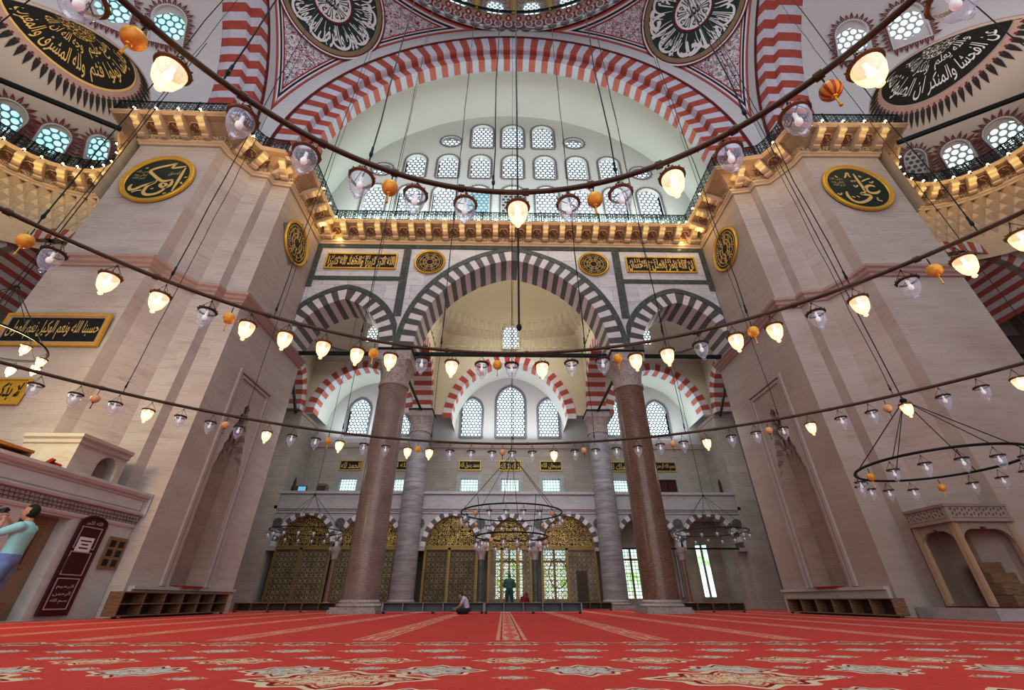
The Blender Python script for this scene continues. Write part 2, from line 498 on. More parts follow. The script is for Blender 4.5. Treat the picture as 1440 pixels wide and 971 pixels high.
def m_carpet():
    m = M('red_carpet_wool'); x, y, z = m.sep(m.coord('Object'))
    wob = (m.noise(m.coord('Object'), 3, 2) - .5) * .12
    red = m.mix((.60, .092, .070), (.50, .064, .054), m.noise(m.coord('Object'), .7, 5, .6))
    cream, grey, dark, gold = (.66, .56, .42), (.50, .52, .50), (.30, .012, .016), (.62, .42, .22)
    col = red
    fl = m.voronoi(m.scaled(m.coord('Object'), 1), 9, 'F1', 1, '2D')
    fl2 = m.noise(m.coord('Object'), 10, 2, .5, 2.0)
    # rows of ogee medallions: (y, x0, period, half width, half height, tone)
    rows = [(4.40, .30, 1.22, .37, .36, 1), (5.08, -.25, 1.34, .38, .28, 0), (5.34, .42, 1.34, .21, .14, 1),
            (6.02, -.30, .83, .29, .21, 1), (6.95, -.25, .93, .46, .32, 2), (4.55, -.30, 1.22, .15, .12, 1), (4.02, -.30, 1.22, .15, .09, 1), (3.95, 1.39, 3.0, .66, .46, 0), (3.10, -.11, 3.0, .66, .46, 0), (3.4, -1.0, 1.5, .3, .2, 1)]
    for (cy, x0, per, a, b, tone) in rows:
        u = ((x - x0) / per + .5).fract() - .5
        dx = u * per / a; dy = (y - cy) / b
        ang = dy.atan2(dx)
        lob = (ang * 8).cos() * .10 + (ang * 2).cos() * .08
        d = (dx * dx + dy * dy).sqrt() + (dx.abs() * dy.abs()).sqrt() * .28 - lob + wob
        body = d.lt(1.0)
        inner = [cream, grey, cream][tone]; second = [gold, cream, dark][tone]
        c = m.mix(inner, second, fl.between(.26, .40))
        c = m.mix(c, dark, fl2.between(.57, .62))
        c = m.mix(c, [red, grey, (.08, .10, .16)][tone], fl.lt(.13))
        c = m.mix(c, dark, d.between(.74, .84)); c = m.mix(c, cream, d.between(.84, 1.0))
        if tone == 0: c = m.mix(c, red, d.between(.60, .66))
        col = m.mix(col, c, body)
    # thin linking line of the border
    lk = (((x * 6.7).sin() * .05 + y - 6.95).abs()).lt(.05)
    col = m.mix(col, dark, lk * .8)
    # prayer-row stripes running away from the camera
    far = y.gt(7.5)
    u = ((x + .25) / 2.1 + .5).fract() - .5; sx = (u * 2.1).abs()
    st = sx.lt(.235) * far
    zz = ((y * 4.2).sin() * .05 + (sx - .12)).abs()
    c = m.mix((.70, .22, .16), cream, zz.lt(.045).max(sx.between(.18, .225)).max(fl.lt(.16)))
    c = m.mix(c, dark, sx.between(.14, .165))
    col = m.mix(col, c, st * (.35 + m.noise(m.coord('Object'), 16, 1).step(.4, .55) * .4))
    pile = m.noise(m.scaled(m.coord('Object'), 1, .35), 22, 3)
    col = m.mix(col, (.25, .01, .01), pile.step(.5, .9) * .35)
    return m.done(m.bsdf(col, .95, bump=pile, bstr=.3, spec=.1))

def m_pendentive():
    """painted arabesque with red and black outlines along the three edges"""
    m = M('painted_pendentive'); P = m.coord('Object'); x, y, z = m.sep(P)
    white, red, black, grey = (.62, .63, .68), (.30, .018, .020), (.015, .016, .03), (.22, .22, .28)
    v = m.voronoi(P, 2.3, 'F1', .6); e = m.voronoi(P, 1.5, 'DISTANCE_TO_EDGE', .8)
    w = m.noise(P, 2.6, 2, .5, 1.4); w2 = m.noise(P, 6.5, 1, .5, .8)
    c = m.mix(white, black, w2.between(.54, .58)); c = m.mix(c, red, w.between(.515, .555)); c = m.mix(c, red, e.lt(.016))
    c = m.mix(c, black, v.between(.22, .27)); c = m.mix(c, white, v.lt(.22)); c = m.mix(c, grey, v.lt(.17)); c = m.mix(c, red, v.lt(.06))
    dx = 15 - x.abs(); dy = 15 - y.abs(); dz = 37.55 - z
    d = dx.min(dy).min(dz * .75)
    c = m.mix(c, white, d.lt(.36)); c = m.mix(c, red, d.between(.30, .36)); c = m.mix(c, black, d.between(.17, .25))
    c = m.mix(c, (.40, .12, .11), d.between(.03, .10)); c = m.mix(c, red, d.lt(.035))
    return m.done(m.bsdf(c, .7))

def m_domeband():
    """red and grey stalactite band painted round the dome foot"""
    m = M('painted_dome_band'); x, y, z = m.sep(m.coord('Object'))
    a = x.atan2(y) * (120 / (2 * PI)); f = a.fract() - .5
    white, red, grey = (.62, .60, .60), (.30, .03, .03), (.25, .24, .28)
    h = z - 37.6
    arch = ((f * 2).pow(2) + ((h - .55) / .5).pow(2)).sqrt()
    c = m.mix(red, white, arch.between(.55, .85)); c = m.mix(c, grey, arch.lt(.38))
    top = ((f * 2).abs() + (h - 1.15).abs() * 1.6)
    c = m.mix(c, (.42, .30, .24), h.gt(.85)); c = m.mix(c, red, (top.lt(.75)) * h.gt(.85)); c = m.mix(c, white, top.lt(.3) * h.gt(.85))
    return m.done(m.bsdf(c, .7))

def m_drum():
    m = M('painted_drum_panel'); x, y, z = m.sep(m.coord('Object'))
    a = x.atan2(y) * (32 / (2 * PI)) + .5; f = (a.fract() - .5).abs()
    P = m.coord('Object'); w = m.noise(P, 3.2, 2, .5, 1.0); v = m.voronoi(P, 2.6, 'F1', .5)
    c = m.mix((.55, .50, .43), (.34, .07, .05), w.between(.5, .58)); c = m.mix(c, (.2, .22, .26), v.lt(.2))
    c = m.mix(c, (.52, .34, .12), f.gt(.42)); c = m.mix(c, (.28, .16, .05), f.between(.41, .43))
    return m.done(m.bsdf(c, .6))

def m_emit(name, col, strength, base=(.8, .8, .8), light=False):
    m = M(name); return m.done(m.bsdf(base, .4, emis=col, estr=strength), light=light)

def m_glass(name, tint=(.95, .97, 1), op=.22, emis=None, estr=0):
    """thin blown glass: clear with bright reflections and vertical ribs"""
    m = M(name); lw = m.n('ShaderNodeLayerWeight'); lw.inputs[0].default_value = .45
    f = S(m.nt, lw.outputs['Facing'])
    g = m.bsdf(tint, .08, 0, emis=emis, estr=estr, spec=.9)
    return m.done(m.alpha(g, (f.pow(1.6) * .6 + op).clamp()), light=False)

MAT = {}
def setup_materials():
    T = MAT
    T['pier'] = m_stone('travertine_blocks', (.555, .505, .475), (.515, .462, .435), (.455, .405, .38), 1.7, .46, .75, (.37, .27, .235), .55, gap=.008)
    T['pier_r'] = m_stone('warm_lit_travertine_blocks', (.545, .49, .455), (.505, .45, .42), (.445, .39, .36), 1.7, .46, .75, (.37, .27, .23), .6, gap=.008, foot=.55)
    T['wallstone'] = m_stone('aisle_stone_blocks', (.50, .46, .42), (.43, .39, .355), (.35, .31, .28), 1.3, .5, .5, (.30, .25, .20), .5)
    T['warmstone'] = m_stone('exedra_stone_blocks', (.66, .58, .44), (.60, .52, .38), (.50, .42, .30), 1.5, .5, .3, (.5, .4, .26), .3)
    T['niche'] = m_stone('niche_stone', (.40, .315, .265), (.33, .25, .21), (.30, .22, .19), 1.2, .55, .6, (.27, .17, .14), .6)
    T['mould_red'] = m_plain('rosy_stone_moulding', (.46, .34, .31), .6)
    T['frame_s'] = m_plain('stone_frame', (.47, .405, .375), .6)
    T['log'] = m_plain('brown_loggia_stone', (.33, .27, .225), .6, 0, .2, 3)
    T['logd'] = m_plain('dark_loggia_wall', (.26, .18, .135), .7, 0, .3, 1.5)  # browner and darker than the loggia's front stone
    T['marble'] = m_marble('white_veined_marble', (.66, .65, .67), (.38, .39, .44), .8, (1, 1, 2.6), .55, blocks=(1.6, 1.1))
    T['marble_plain'] = m_marble('pale_grey_marble', (.44, .43, .435), (.26, .26, .29), .8, (1, 1, 2.6), .55)
    T['marble_t'] = m_marble('tribune_marble', (.60, .61, .60), (.40, .41, .45), .8, (1, 1, 2.6), .5)
    T['verd'] = m_marble('dark_green_breccia', (.075, .090, .082), (.25, .27, .245), 3.0, (1, 1, 1), .6)
    T['vw'] = m_marble('white_voussoir', (.64, .61, .62), (.42, .42, .46), 1.2, (1, 1, 1), .45)
    T['vg'] = m_marble('grey_voussoir', (.105, .10, .105), (.20, .185, .18), 1.5, (1, 1, 1), .6)
    T['vr'] = m_marble('red_voussoir', (.44, .105, .075), (.30, .06, .045), 1.4, (1, 1, 1), .7, .6)
    T['vb'] = m_marble('pale_blue_voussoir', (.58, .59, .66), (.44, .47, .56), 1.6, (1, 1, .4), .6, .6)
    T['vrl'] = m_marble('lit_red_voussoir', (.60, .25, .19), (.46, .17, .13), 1.4, (1, 1, 1), .6, .6)  # lit copy of the red stone, soffit brightness put into the colour
    T['vbl'] = m_marble('lit_blue_voussoir', (.66, .74, .80), (.52, .62, .72), 1.6, (1, 1, .4), .6, .6)  # lit copy of the blue stone for the same soffits
    T['redline'] = m_plain('dark_red_outline', (.16, .016, .018), .7)
    T['plaster'] = m_plain('white_plaster', (.585, .592, .605), .8, amp=.03, scale=.4)
    T['plaster_g'] = m_plain('cool_white_plaster', (.70, .74, .70), .8, amp=.03, scale=.4)
    T['plaster_y'] = m_plain('ivory_plaster', (.62, .59, .47), .8, amp=.05, scale=.6)
    T['plaster_t'] = m_plain('buff_plaster', (.50, .465, .43), .8, amp=.05, scale=.5)
    T['granite'] = m_speck('pink_granite', (.20, .135, .115), (.36, .28, .25))
    T['granite_d'] = m_speck('brown_polished_granite', (.16, .085, .055), (.27, .165, .12), 14, .25)
    T['banded'] = m_banded('grey_banded_marble', (.38, .36, .37), (.185, .18, .205))
    T['capital'] = m_marble('carved_capital_marble', (.43, .38, .37), (.18, .14, .13), 4, (1, 1, 1), .8, .6)
    T['iron'] = m_plain('black_iron', (.012, .018, .020), .5, .6, spec=.4)
    T['bronze'] = m_plain('dark_bronze_pipe', (.075, .045, .032), .45, .5, .2)
    T['rim'] = m_plain('brass_rim', (.22, .15, .09), .4, .8, .25, 12)
    T['rimd'] = m_plain('tarnished_rim', (.10, .07, .05), .45, .8, .25, 12)
    T['gold'] = m_plain('gilded_moulding', (.68, .44, .06), .4, .35, .2, 6)
    T['goldl'] = m_plain('gilt_lettering', (.70, .52, .20), .5, .1, .1, 6)
    T['whitel'] = m_plain('white_lettering', (.66, .67, .68), .6, 0, .05, 6)
    T['black'] = m_plain('black_panel', (.014, .014, .013), .6)
    T['green'] = m_plain('dark_green_panel', (.012, .030, .026), .5)
    T['rosette'] = None
    T['cornice'] = m_plain('cornice_stone', (.56, .46, .34), .6, 0, .10, 4)
    T['wood'] = None
    T['rail'] = m_lattice('iron_railing_scrolls', (.016, .032, .036), 'rail', .3, .5)
    T['brass'] = m_lattice('pierced_brass', (.40, .33, .20), 'brass', .3, .5, .8)
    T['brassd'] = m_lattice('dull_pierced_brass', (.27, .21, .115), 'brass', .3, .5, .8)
    T['scroll'] = m_lattice('brass_scrollwork', (.56, .40, .13), 'scroll', .4, .4, 1.25)
    T['bars'] = m_lattice('iron_window_bars', (.05, .07, .06), 'bars', .3, .5)
    T['brass_s'] = m_plain('brass_frame', (.27, .20, .07), .45, .5, .3, 5)
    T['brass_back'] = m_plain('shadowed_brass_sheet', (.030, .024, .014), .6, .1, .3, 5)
    T['glz_w'] = m_glazing('tympanum_glazing', .36, (.80, .92, 1), (.30, .32, .34), 1.45, (.66, .83, .95), rx=.38, ry=.415)
    T['glz_b'] = m_glazing('blue_tympanum_glazing', .36, (.35, .72, .82), (.30, .36, .40), .9, (.45, .75, .95), rx=.37, ry=.40)
    T['glz_d'] = m_glazing('unlit_tympanum_glazing', .36, (.22, .23, .23), (.55, .56, .56), .10, rx=.36, ry=.38)
    T['glz_l'] = m_glazing('aisle_glazing', .30, (.85, .97, 1), (.17, .22, .26), 1.7, (.60, .85, .96), rx=.40, ry=.43)
    T['glz_x'] = m_glazing('exedra_glazing', .42, (.80, .95, .95), (.50, .53, .54), 1.35, (.62, .88, 1), rx=.40, ry=.46)
    T['glz_c'] = m_glazing('cyan_exedra_glazing', .42, (.40, .84, .90), (.20, .33, .38), 1.15, (.65, .95, 1), rx=.42, ry=.48)
    T['outdoor'] = m_outdoor('garden_daylight', 1.5)
    T['fringe'] = m_plain('red_painted_fringe', (.20, .035, .038), .8, 0, .1)
    T['fringe_g'] = m_plain('grey_painted_fringe', (.24, .22, .23), .8, 0, .2)
    T['fringe_k'] = m_plain('black_painted_fringe', (.035, .03, .032), .8)
    T['fr_blue'] = m_plain('grey_window_surround', (.20, .22, .25), .7)
    T['carpet'] = m_carpet()
    T['pend'] = m_pendentive(); T['dband'] = m_domeband(); T['drum'] = m_drum()
    T['lit'] = m_glass('lit_frosted_glass', (.9, .8, .6), .50, (1, .70, .36), 1.15)
    T['clear'] = m_glass('clear_ribbed_glass', (.66, .80, 1), .17)
    T['bulb_on'] = m_emit('glowing_bulb', (1, .84, .58), 9)
    T['bulb_off'] = m_emit('unlit_bulb_faint_glow', (.9, .88, .85), .25)  # faint glow put into the colour, though the bulb is off
    T['cbulb'] = m_emit('cornice_bulb_glow', (1, .80, .45), 9)
    T['egg'] = m_marble('amber_ostrich_egg', (.72, .42, .07), (.46, .20, .02), 9, (1, 1, 1), .8, .35)
    T['egg_p'] = m_marble('pale_ostrich_egg', (.72, .46, .24), (.50, .26, .12), 7, (1, 1, 1), .7, .4)
    m = M('striped_gourd'); x, y, z = m.sep(m.coord('Object')); a = (y.atan2(x) * (9 / (2 * PI))).fract(); T['egg_s'] = m.done(m.bsdf(m.mix((.62, .33, .05), (.34, .07, .015), a.gt(.55)), .4))
    for nm, ink in (('filg', (.60, .42, .10)), ('filw', (.62, .62, .60))):
        m = M('filigree_' + ('gold' if nm == 'filg' else 'white')); P_ = m.coord('Object'); v = m.voronoi(P_, 5.5, 'DISTANCE_TO_EDGE', .8); T[nm] = m.done(m.bsdf(m.mix(ink, (.02, .02, .02), v.gt(.07)), .6))
    T['tan'] = m_plain('tan_stained_boards', (.30, .19, .12), .6, 0, .25, 2)
    m = M('carved_rosette'); P = m.coord('Object'); v = m.voronoi(P, 6, 'F1', .6)
    c = m.mix((.13, .055, .035), (.42, .28, .13), v.between(.2, .34)); c = m.mix(c, (.25, .03, .03), v.lt(.12)); T['rosette'] = m.done(m.bsdf(c, .6))
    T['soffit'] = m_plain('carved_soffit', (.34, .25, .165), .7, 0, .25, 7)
    m = M('carved_frieze'); P = m.coord('Object'); v = m.voronoi(P, 7, 'F1', .4); n = m.noise(P, 9, 2, .5, 1)
    c = m.mix((.10, .075, .055), (.60, .47, .30), n.between(.45, .56).max(v.between(.30, .42))); T['frieze'] = m.done(m.bsdf(c, .6))
    def wood(name, a, b, k=1.0):
        m = M(name); p = m.scaled(m.coord('Object'), 1.2 * k, 1.2 * k, 9 * k); n = m.noise(p, 3, 5, .6, .8)
        return m.done(m.bsdf(m.mix(a, b, n.step(.35, .68)), .5))
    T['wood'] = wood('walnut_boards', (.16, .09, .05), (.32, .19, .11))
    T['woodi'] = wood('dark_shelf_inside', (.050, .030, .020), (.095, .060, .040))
    T['greywood'] = wood('grey_painted_boards', (.13, .145, .17), (.20, .21, .24))
    T['greywoodl'] = wood('pale_grey_edge', (.33, .31, .31), (.42, .40, .39))
    T['maroon'] = wood('maroon_lacquer', (.060, .006, .010), (.085, .010, .014), .5)
    T['oak'] = wood('brown_oak', (.30, .18, .07), (.22, .12, .05))
    T['warmpost'] = m_plain('warm_stone_post', (.42, .31, .20), .6, 0, .15, 4)
    T['orange'] = wood('orange_wood', (.40, .16, .03), (.30, .11, .02))
    T['paper'] = m_plain('white_paper', (.72, .71, .74), .8, 0, .03)
    T['skin'] = m_plain('skin', (.56, .31, .22), .55, 0, .08, 6)
    T['hair'] = m_plain('dark_hair', (.018, .013, .011), .6, 0, .3, 30)
    T['tee'] = m_plain('aqua_cotton', (.36, .64, .64), .85, 0, .06, 5)
    T['jeans'] = m_plain('blue_denim', (.20, .27, .46), .9, 0, .25, 14)
    T['shirt'] = m_plain('pale_checked_cotton', (.52, .50, .60), .85, 0, .12, 30)
    T['navy'] = m_plain('navy_trousers', (.020, .024, .040), .85, 0, .2, 10)
    T['teal'] = m_plain('dark_teal_cloth', (.018, .075, .085), .9, 0, .2, 5)
    T['teal_l'] = m_plain('green_cloth', (.05, .15, .11), .9, 0, .2, 5)
    T['robe'] = m_plain('maroon_cloth', (.16, .010, .022), .9, 0, .2, 5)
    T['phone'] = m_plain('black_camera', (.012, .012, .014), .35)
    T['blue'] = m_emit('pale_blue_screen', (.25, .6, .9), .8, (.02, .02, .03))
    T['red'] = m_plain('red_cloth', (.35, .02, .02), .9)
# ------------------------------------------------------------------ camera, light
def setup_camera():
    cam = bpy.data.cameras.new('camera'); o = bpy.data.objects.new('camera', cam); COL.objects.link(o)
    cam.sensor_fit = 'HORIZONTAL'; cam.sensor_width = 36; cam.lens = 36 * 592.52 / 1440
    cam.clip_start = .05; cam.clip_end = 300
    o.location = (-.3825, 0, .5)
    o.rotation_euler = (math.radians(90 + 31.2224), 0, math.radians(-1.0582))
    sc.camera = o
def area(name, loc, rot, sx, sy, power, col):
    l = bpy.data.lights.new(name, 'AREA'); l.shape = 'RECTANGLE'; l.size = sx; l.size_y = sy; l.energy = power; l.color = col
    o = bpy.data.objects.new(name, l); COL.objects.link(o); o.location = loc
    o.rotation_euler = rot; return o
def point(name, loc, power, col, r=.1):
    l = bpy.data.lights.new(name, 'POINT'); l.energy = power; l.color = col; l.shadow_soft_size = r
    o = bpy.data.objects.new(name, l); COL.objects.link(o); o.location = loc; return o
def setup_light():
    w = bpy.data.worlds.new('hall_fill'); sc.world = w; w.use_nodes = True
    w.node_tree.nodes['Background'].inputs[0].default_value = (.82, .90, 1, 1)
    w.node_tree.nodes['Background'].inputs[1].default_value = .38
    # added unseen fill panels, one under the dome and one behind the viewer
    area('dome_fill', (0, -2.5, 36.8), (0, 0, 0), 20, 16, 3700, (.92, .96, 1))
    area('hall_fill', (0, -15, 11), (math.radians(97), 0, 0), 30, 20, 4600, (.93, .97, .98))
    # added unseen fill lamps for the aisle, lunettes, exedrae and great vault
    area('aisle_fill', (0, 26.5, 20), (0, 0, 0), 9, 5, 420, (1, .97, .88))
    area('tympanum_fill', (0, 19.8, 22.2), (math.radians(158), 0, 0), 22, .5, 900, (.84, 1, .98))  # uplight added on the cornice slab to brighten the vault
    area('bay_dome_fill', (0, 26.5, 18.9), (PI, 0, 0), 6, 4, 170, (1, .97, .86))
    area('lunette_fill', (0, 32.5, 11.9), (PI, 0, 0), 8, 1.6, 160, (.95, 1, 1))
    for s in (-1, 1):
        area('lunette_fill', (s * 11.6, 32.5, 11.9), (PI, 0, 0), 6, 1.6, 130, (.90, 1, 1))
        area('side_dome_fill', (s * 11.7, 27, 17.3), (PI, 0, 0), 5, 4, 60, (1, .93, .82))
        area('aisle_side_fill', (s * 11.6, 27, 16.5), (0, 0, 0), 6, 5, 200, (.96, 1, .98))
        area('exedra_fill', (s * 25, 11, 24), (PI, 0, 0), 5, 5, 120, (1, .97, .92))
    for s in (-1, 1): point('aisle_end_fill', (s * 18, 27, 9), 120, (1, .96, .9), .6)  # added unseen lamps filling the dark aisle ends
    area('aisle_low_fill', (0, 24.2, 11), (math.radians(30), 0, 0), 24, 2, 560, (.82, .92, 1))  # added cool fill for the lower aisle
    sc.view_settings.view_transform = 'Standard'; sc.view_settings.look = 'None'
    sc.view_settings.exposure = -.1; sc.view_settings.gamma = 1
    vs = sc.view_settings; vs.use_curve_mapping = True; cv = vs.curve_mapping.curves[3]
    cv.points.new(.22, .168); cv.points.new(.70, .745); vs.curve_mapping.update()
    sc.cycles.use_denoising = True
    sc.cycles.max_bounces = 6; sc.cycles.diffuse_bounces = 3; sc.cycles.glossy_bounces = 3
    sc.cycles.transparent_max_bounces = 16; sc.cycles.transmission_bounces = 4
    sc.cycles.sample_clamp_indirect = 2
    sc.cycles.caustics_reflective = False; sc.cycles.caustics_refractive = False
# ------------------------------------------------------------------ plan of the hall (metres)
SPR = 13.0                    # springing of the arcade
PIER = [(13, 23), (13, 16.45), (13.95, 16.3), (14.0, 15.85), (14.8, 15.7), (15.5, 14.45), (15.6, 13.95), (19.7, 13.9), (20.1, 17.6)]
EXC = (24.8, 12.6); EXR = 4.9
GC, GR = 22.4, 13.4           # centre height and radius of the great arches
def mirror(pts, s): return [(x * s, y) for x, y in pts]

def ex_arc(s, r=EXR, a0=158, a1=-20, n=22):
    return [(s * (EXC[0] + r * math.cos(math.radians(a0 + (a1 - a0) * i / n))), EXC[1] + r * math.sin(math.radians(a0 + (a1 - a0) * i / n))) for i in range(n + 1)]

def niche_outline(y0, y1, z0, z1, zt):
    ym = (y0 + y1) / 2; w = (y1 - y0) / 2; pts = [(y0, z0), (y1, z0), (y1, z1)]
    steps = 7
    for i in range(steps):
        t = (i + 1) / steps
        pts.append((ym + w * (1 - t) ** .85 + .0, z1 + (zt - z1) * (t - .5 / steps)))
        pts.append((ym + w * (1 - t) ** .85 * .97 + (.05 if t < 1 else 0), z1 + (zt - z1) * t))
    left = [(2 * ym - y, z) for y, z in pts[2:]]
    return pts + list(reversed(left))

def build_pier(s, side):
    T = MAT; mb = MB()
    P = mirror(PIER, s)
    for i in range(1, len(P) - 1):                               # plain faces
        (x0, y0), (x1, y1) = P[i], P[i + 1]
        mb.quad((x0, y0, 0), (x1, y1, 0), (x1, y1, 21.2), (x0, y0, 21.2))
    # inner face with the prayer niche cut into it
    hole = niche_outline(18.55, 20.55, .95, 5.6, 9.0)
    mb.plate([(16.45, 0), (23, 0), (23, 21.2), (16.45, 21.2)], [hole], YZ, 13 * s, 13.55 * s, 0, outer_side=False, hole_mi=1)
    x = 13 * s; d = .62 * s
    back = [(18.55, 0), (18.9, .75), (20.2, .75), (20.55, 0)]
    for i in range(3):
        (ya, da), (yb, db) = back[i], back[i + 1]
        mb.quad((x + d * da, ya, .9), (x + d * db, yb, .9), (x + d * db, yb, 9.1), (x + d * da, ya, 9.1), 1)
    mb.box(*sorted((x + .55 * s, x + .6 * s)), 18.3, 20.8, .7, 9.3, 1)
    mb.quad((13 * s, 23, 0), (24 * s, 23, 0), (24 * s, 23, 21.2), (13 * s, 23, 21.2))
    mb.quad((20.1 * s, 17.6, 0), (24 * s, 23, 0), (24 * s, 23, 21.2), (20.1 * s, 17.6, 21.2))
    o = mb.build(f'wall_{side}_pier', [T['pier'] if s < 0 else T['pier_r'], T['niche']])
    struct(o, f'tall stepped stone pier on the {side} of the arcade', 'pier')
    # mouldings: mid string course and the niche frame
    mb = MB()
    mb.sweep(P[0:8] , [(0, 12.62), (.10, 12.64), (.12, 12.74), (.22, 12.80), (.24, 12.92), (.34, 12.98), (.36, 13.1), (.0, 13.16)], 0, side=-1 if s > 0 else 1)
    q = mb.build('string_course', T['mould_red'], o)
    mb = MB()
    for k, (a, b) in enumerate(((0, .16), (.24, .12))):
        y0, y1, z1 = 18.0 + a, 21.1 - a, 10.0 - a
        for (ya, za, yb, zb) in ((y0, .95, y0 + b, z1), (y1 - b, .95, y1, z1), (y0 + b, z1 - b, y1 - b, z1)):
            xs = sorted((13 * s, 13 * s - s * (.10 - .03 * k))); mb.box(xs[0], xs[1], ya, yb, za, zb)
    mb.build('niche_frame', T['frame_s'], o)
    mb = MB()                                                    # stalactite cells in the hood of the niche
    for r in range(6):
        w = 1.0 * (1 - r / 6.5); z = 5.7 + r * .55; n = max(2, 6 - r)
        for k in range(n):
            y = 19.55 - w + 2 * w * (k + .5) / n; hw = w / n * .8
            xx = 13 * s + s * (.50 - r * .075)
            mb.add([(xx, y - hw, z + .5), (xx, y + hw, z + .5), (xx - s * .14, y, z + .5), (xx + s * .02, y, z), (13.6 * s, y - hw, z + .5), (13.6 * s, y + hw, z + .5)],
                   [(0, 2, 3), (2, 1, 3), (0, 4, 5, 1, 2)])
    mb.build('stalactite_hood', T['niche'], o)
    mb = MB()                                                    # pier foot
    xs = sorted((12.86 * s, 13.0 * s)); mb.box(xs[0], xs[1], 16.6, 22.9, 0, .82)
    xs = sorted((12.78 * s, 13.0 * s)); mb.box(xs[0], xs[1], 16.6, 22.9, .82, .92)
    mb.build('pier_foot', T['pier'], o)
    mb = MB()
    xs = sorted((12.70 * s, 13.15 * s)); mb.box(xs[0], xs[1], 18.9, 20.2, .92, .98)
    tag(mb.build('red_cushion', T['red']), f'thin red cloth lying on the sill of the {side} pier niche', 'cloth')
    return o

def plan_path():
    """the cornice line in plan, from the left exedra round both piers to the right exedra"""
    R = [(0.0, 21.0), (13, 21.0)] + PIER[1:8] 
    right = R[1:] + [(20.0, 15.0)] + ex_arc(1, EXR, 150, -30)
    left = [(-x, y) for x, y in reversed(right)]
    return left + right

def cornice_run(name, path, label, side, ncons=None, spacing=1.12, bulbs=True, start=.5, bl=''):
    """cornice = mouldings + consoles + rosettes, iron railing above, small bulbs along its edge"""
    T = MAT; mb = MB()
    prof = [(.02, 21.0), (.10, 21.02), (.12, 21.12), (.20, 21.18), (.22, 21.30)]
    mb.sweep(path, prof, 0, side=side)
    mb.sweep(path, [(.22, 21.30), (.26, 21.32), (.30, 21.56)], 1, side=side)
    mb.sweep(path, [(.30, 21.56), (.86, 21.88), (1.20, 21.89)], 2, side=side)
    mb.sweep(path, [(1.20, 21.89), (1.22, 21.94), (1.30, 21.95), (1.36, 21.98), (1.36, 22.05), (.0, 22.05)], 0, side=side)
    o = mb.build(name, [T['cornice'], T['frieze'], T['soffit']])
    struct(o, label, 'cornice')
    con = None; ros = None; spots = []
    for i in range(len(path) - 1):
        a, b = Vector(path[i]), Vector(path[i + 1]); spots.append((a, b))
    # positions by arc length
    L = [0.0]
    for a, b in spots: L.append(L[-1] + (b - a).length)
    tot = L[-1]; n = ncons or max(1, round(tot / spacing)); pts = []
    for k in range(n):
        t = (k + start) / n * tot
        j = max(q for q in range(len(spots)) if L[q] <= t + 1e-9)
        a, b = spots[j]; d = (b - a).normalized()
        if (t - L[j]) < .22 and len(spots) > 1 and (b - a).length > .5: t = L[j] + .22
        p = a + d * (t - L[j]); nrm = Vector((-d.y, d.x)) * side
        pts.append((p, d, nrm))
    cm = MB()
    side_prof = [(.16, 21.26), (.40, 21.22), (.50, 21.27), (.55, 21.36), (.74, 21.38), (.92, 21.44), (1.00, 21.56), (1.16, 21.60), (1.27, 21.70), (1.28, 21.92), (.16, 21.92)]
    cm.prism([(u, v - 21.5) for u, v in side_prof], lambda u, v, w: (w, u, v), -.17, .17, 0)
    cm.box(-.2, .2, 1.0, 1.30, .36, .44, 0); cm.box(-.2, .2, .18, .52, -.22, -.14, 0); cm.tube([(-.19, .47, -.16), (.19, .47, -.16)], .09, 10, 0); cm.tube([(-.19, 1.16, .20), (.19, 1.16, .20)], .10, 10, 0)
    rm = MB()
    oct_ = [(.33 * math.cos(PI / 8 + k * PI / 4), .27 * math.sin(PI / 8 + k * PI / 4)) for k in range(8)]
    rm.prism(oct_, lambda u, v, w: (u, .60 + v * .87 + w * .5, .215 + v * .50 - w * .87), 0, .06, 0)
    rm.tube([(.33 * math.cos(PI / 8 + k * PI / 4), .60 + .03 + .27 * math.sin(PI / 8 + k * PI / 4) * .87, .19 + .27 * math.sin(PI / 8 + k * PI / 4) * .50) for k in range(8)], .03, 4, 1, closed=True)
    for k, (p, d, nrm) in enumerate(pts):
        ang = math.atan2(nrm.y, nrm.x) - PI / 2
        if con is None:
            con = cm.build('console', T['cornice'], o); con.location = (p.x, p.y, 21.5); con.rotation_euler = (0, 0, ang); c = con
        else: c = dup(con, (p.x, p.y, 21.5), (0, 0, ang), o)
        if k < n - 1:
            p2, d2, n2 = pts[k + 1]
            if d.dot(d2) < .8: continue
            pm = (p + p2) / 2; nm = (nrm + n2).normalized(); ang = math.atan2(nm.y, nm.x) - PI / 2
            if ros is None:
                ros = rm.build('rosette', [T['rosette'], T['cornice']], o); ros.location = (pm.x, pm.y, 21.5); ros.rotation_euler = (0, 0, ang)
            else: dup(ros, (pm.x, pm.y, 21.5), (0, 0, ang), o)
    return o, pts

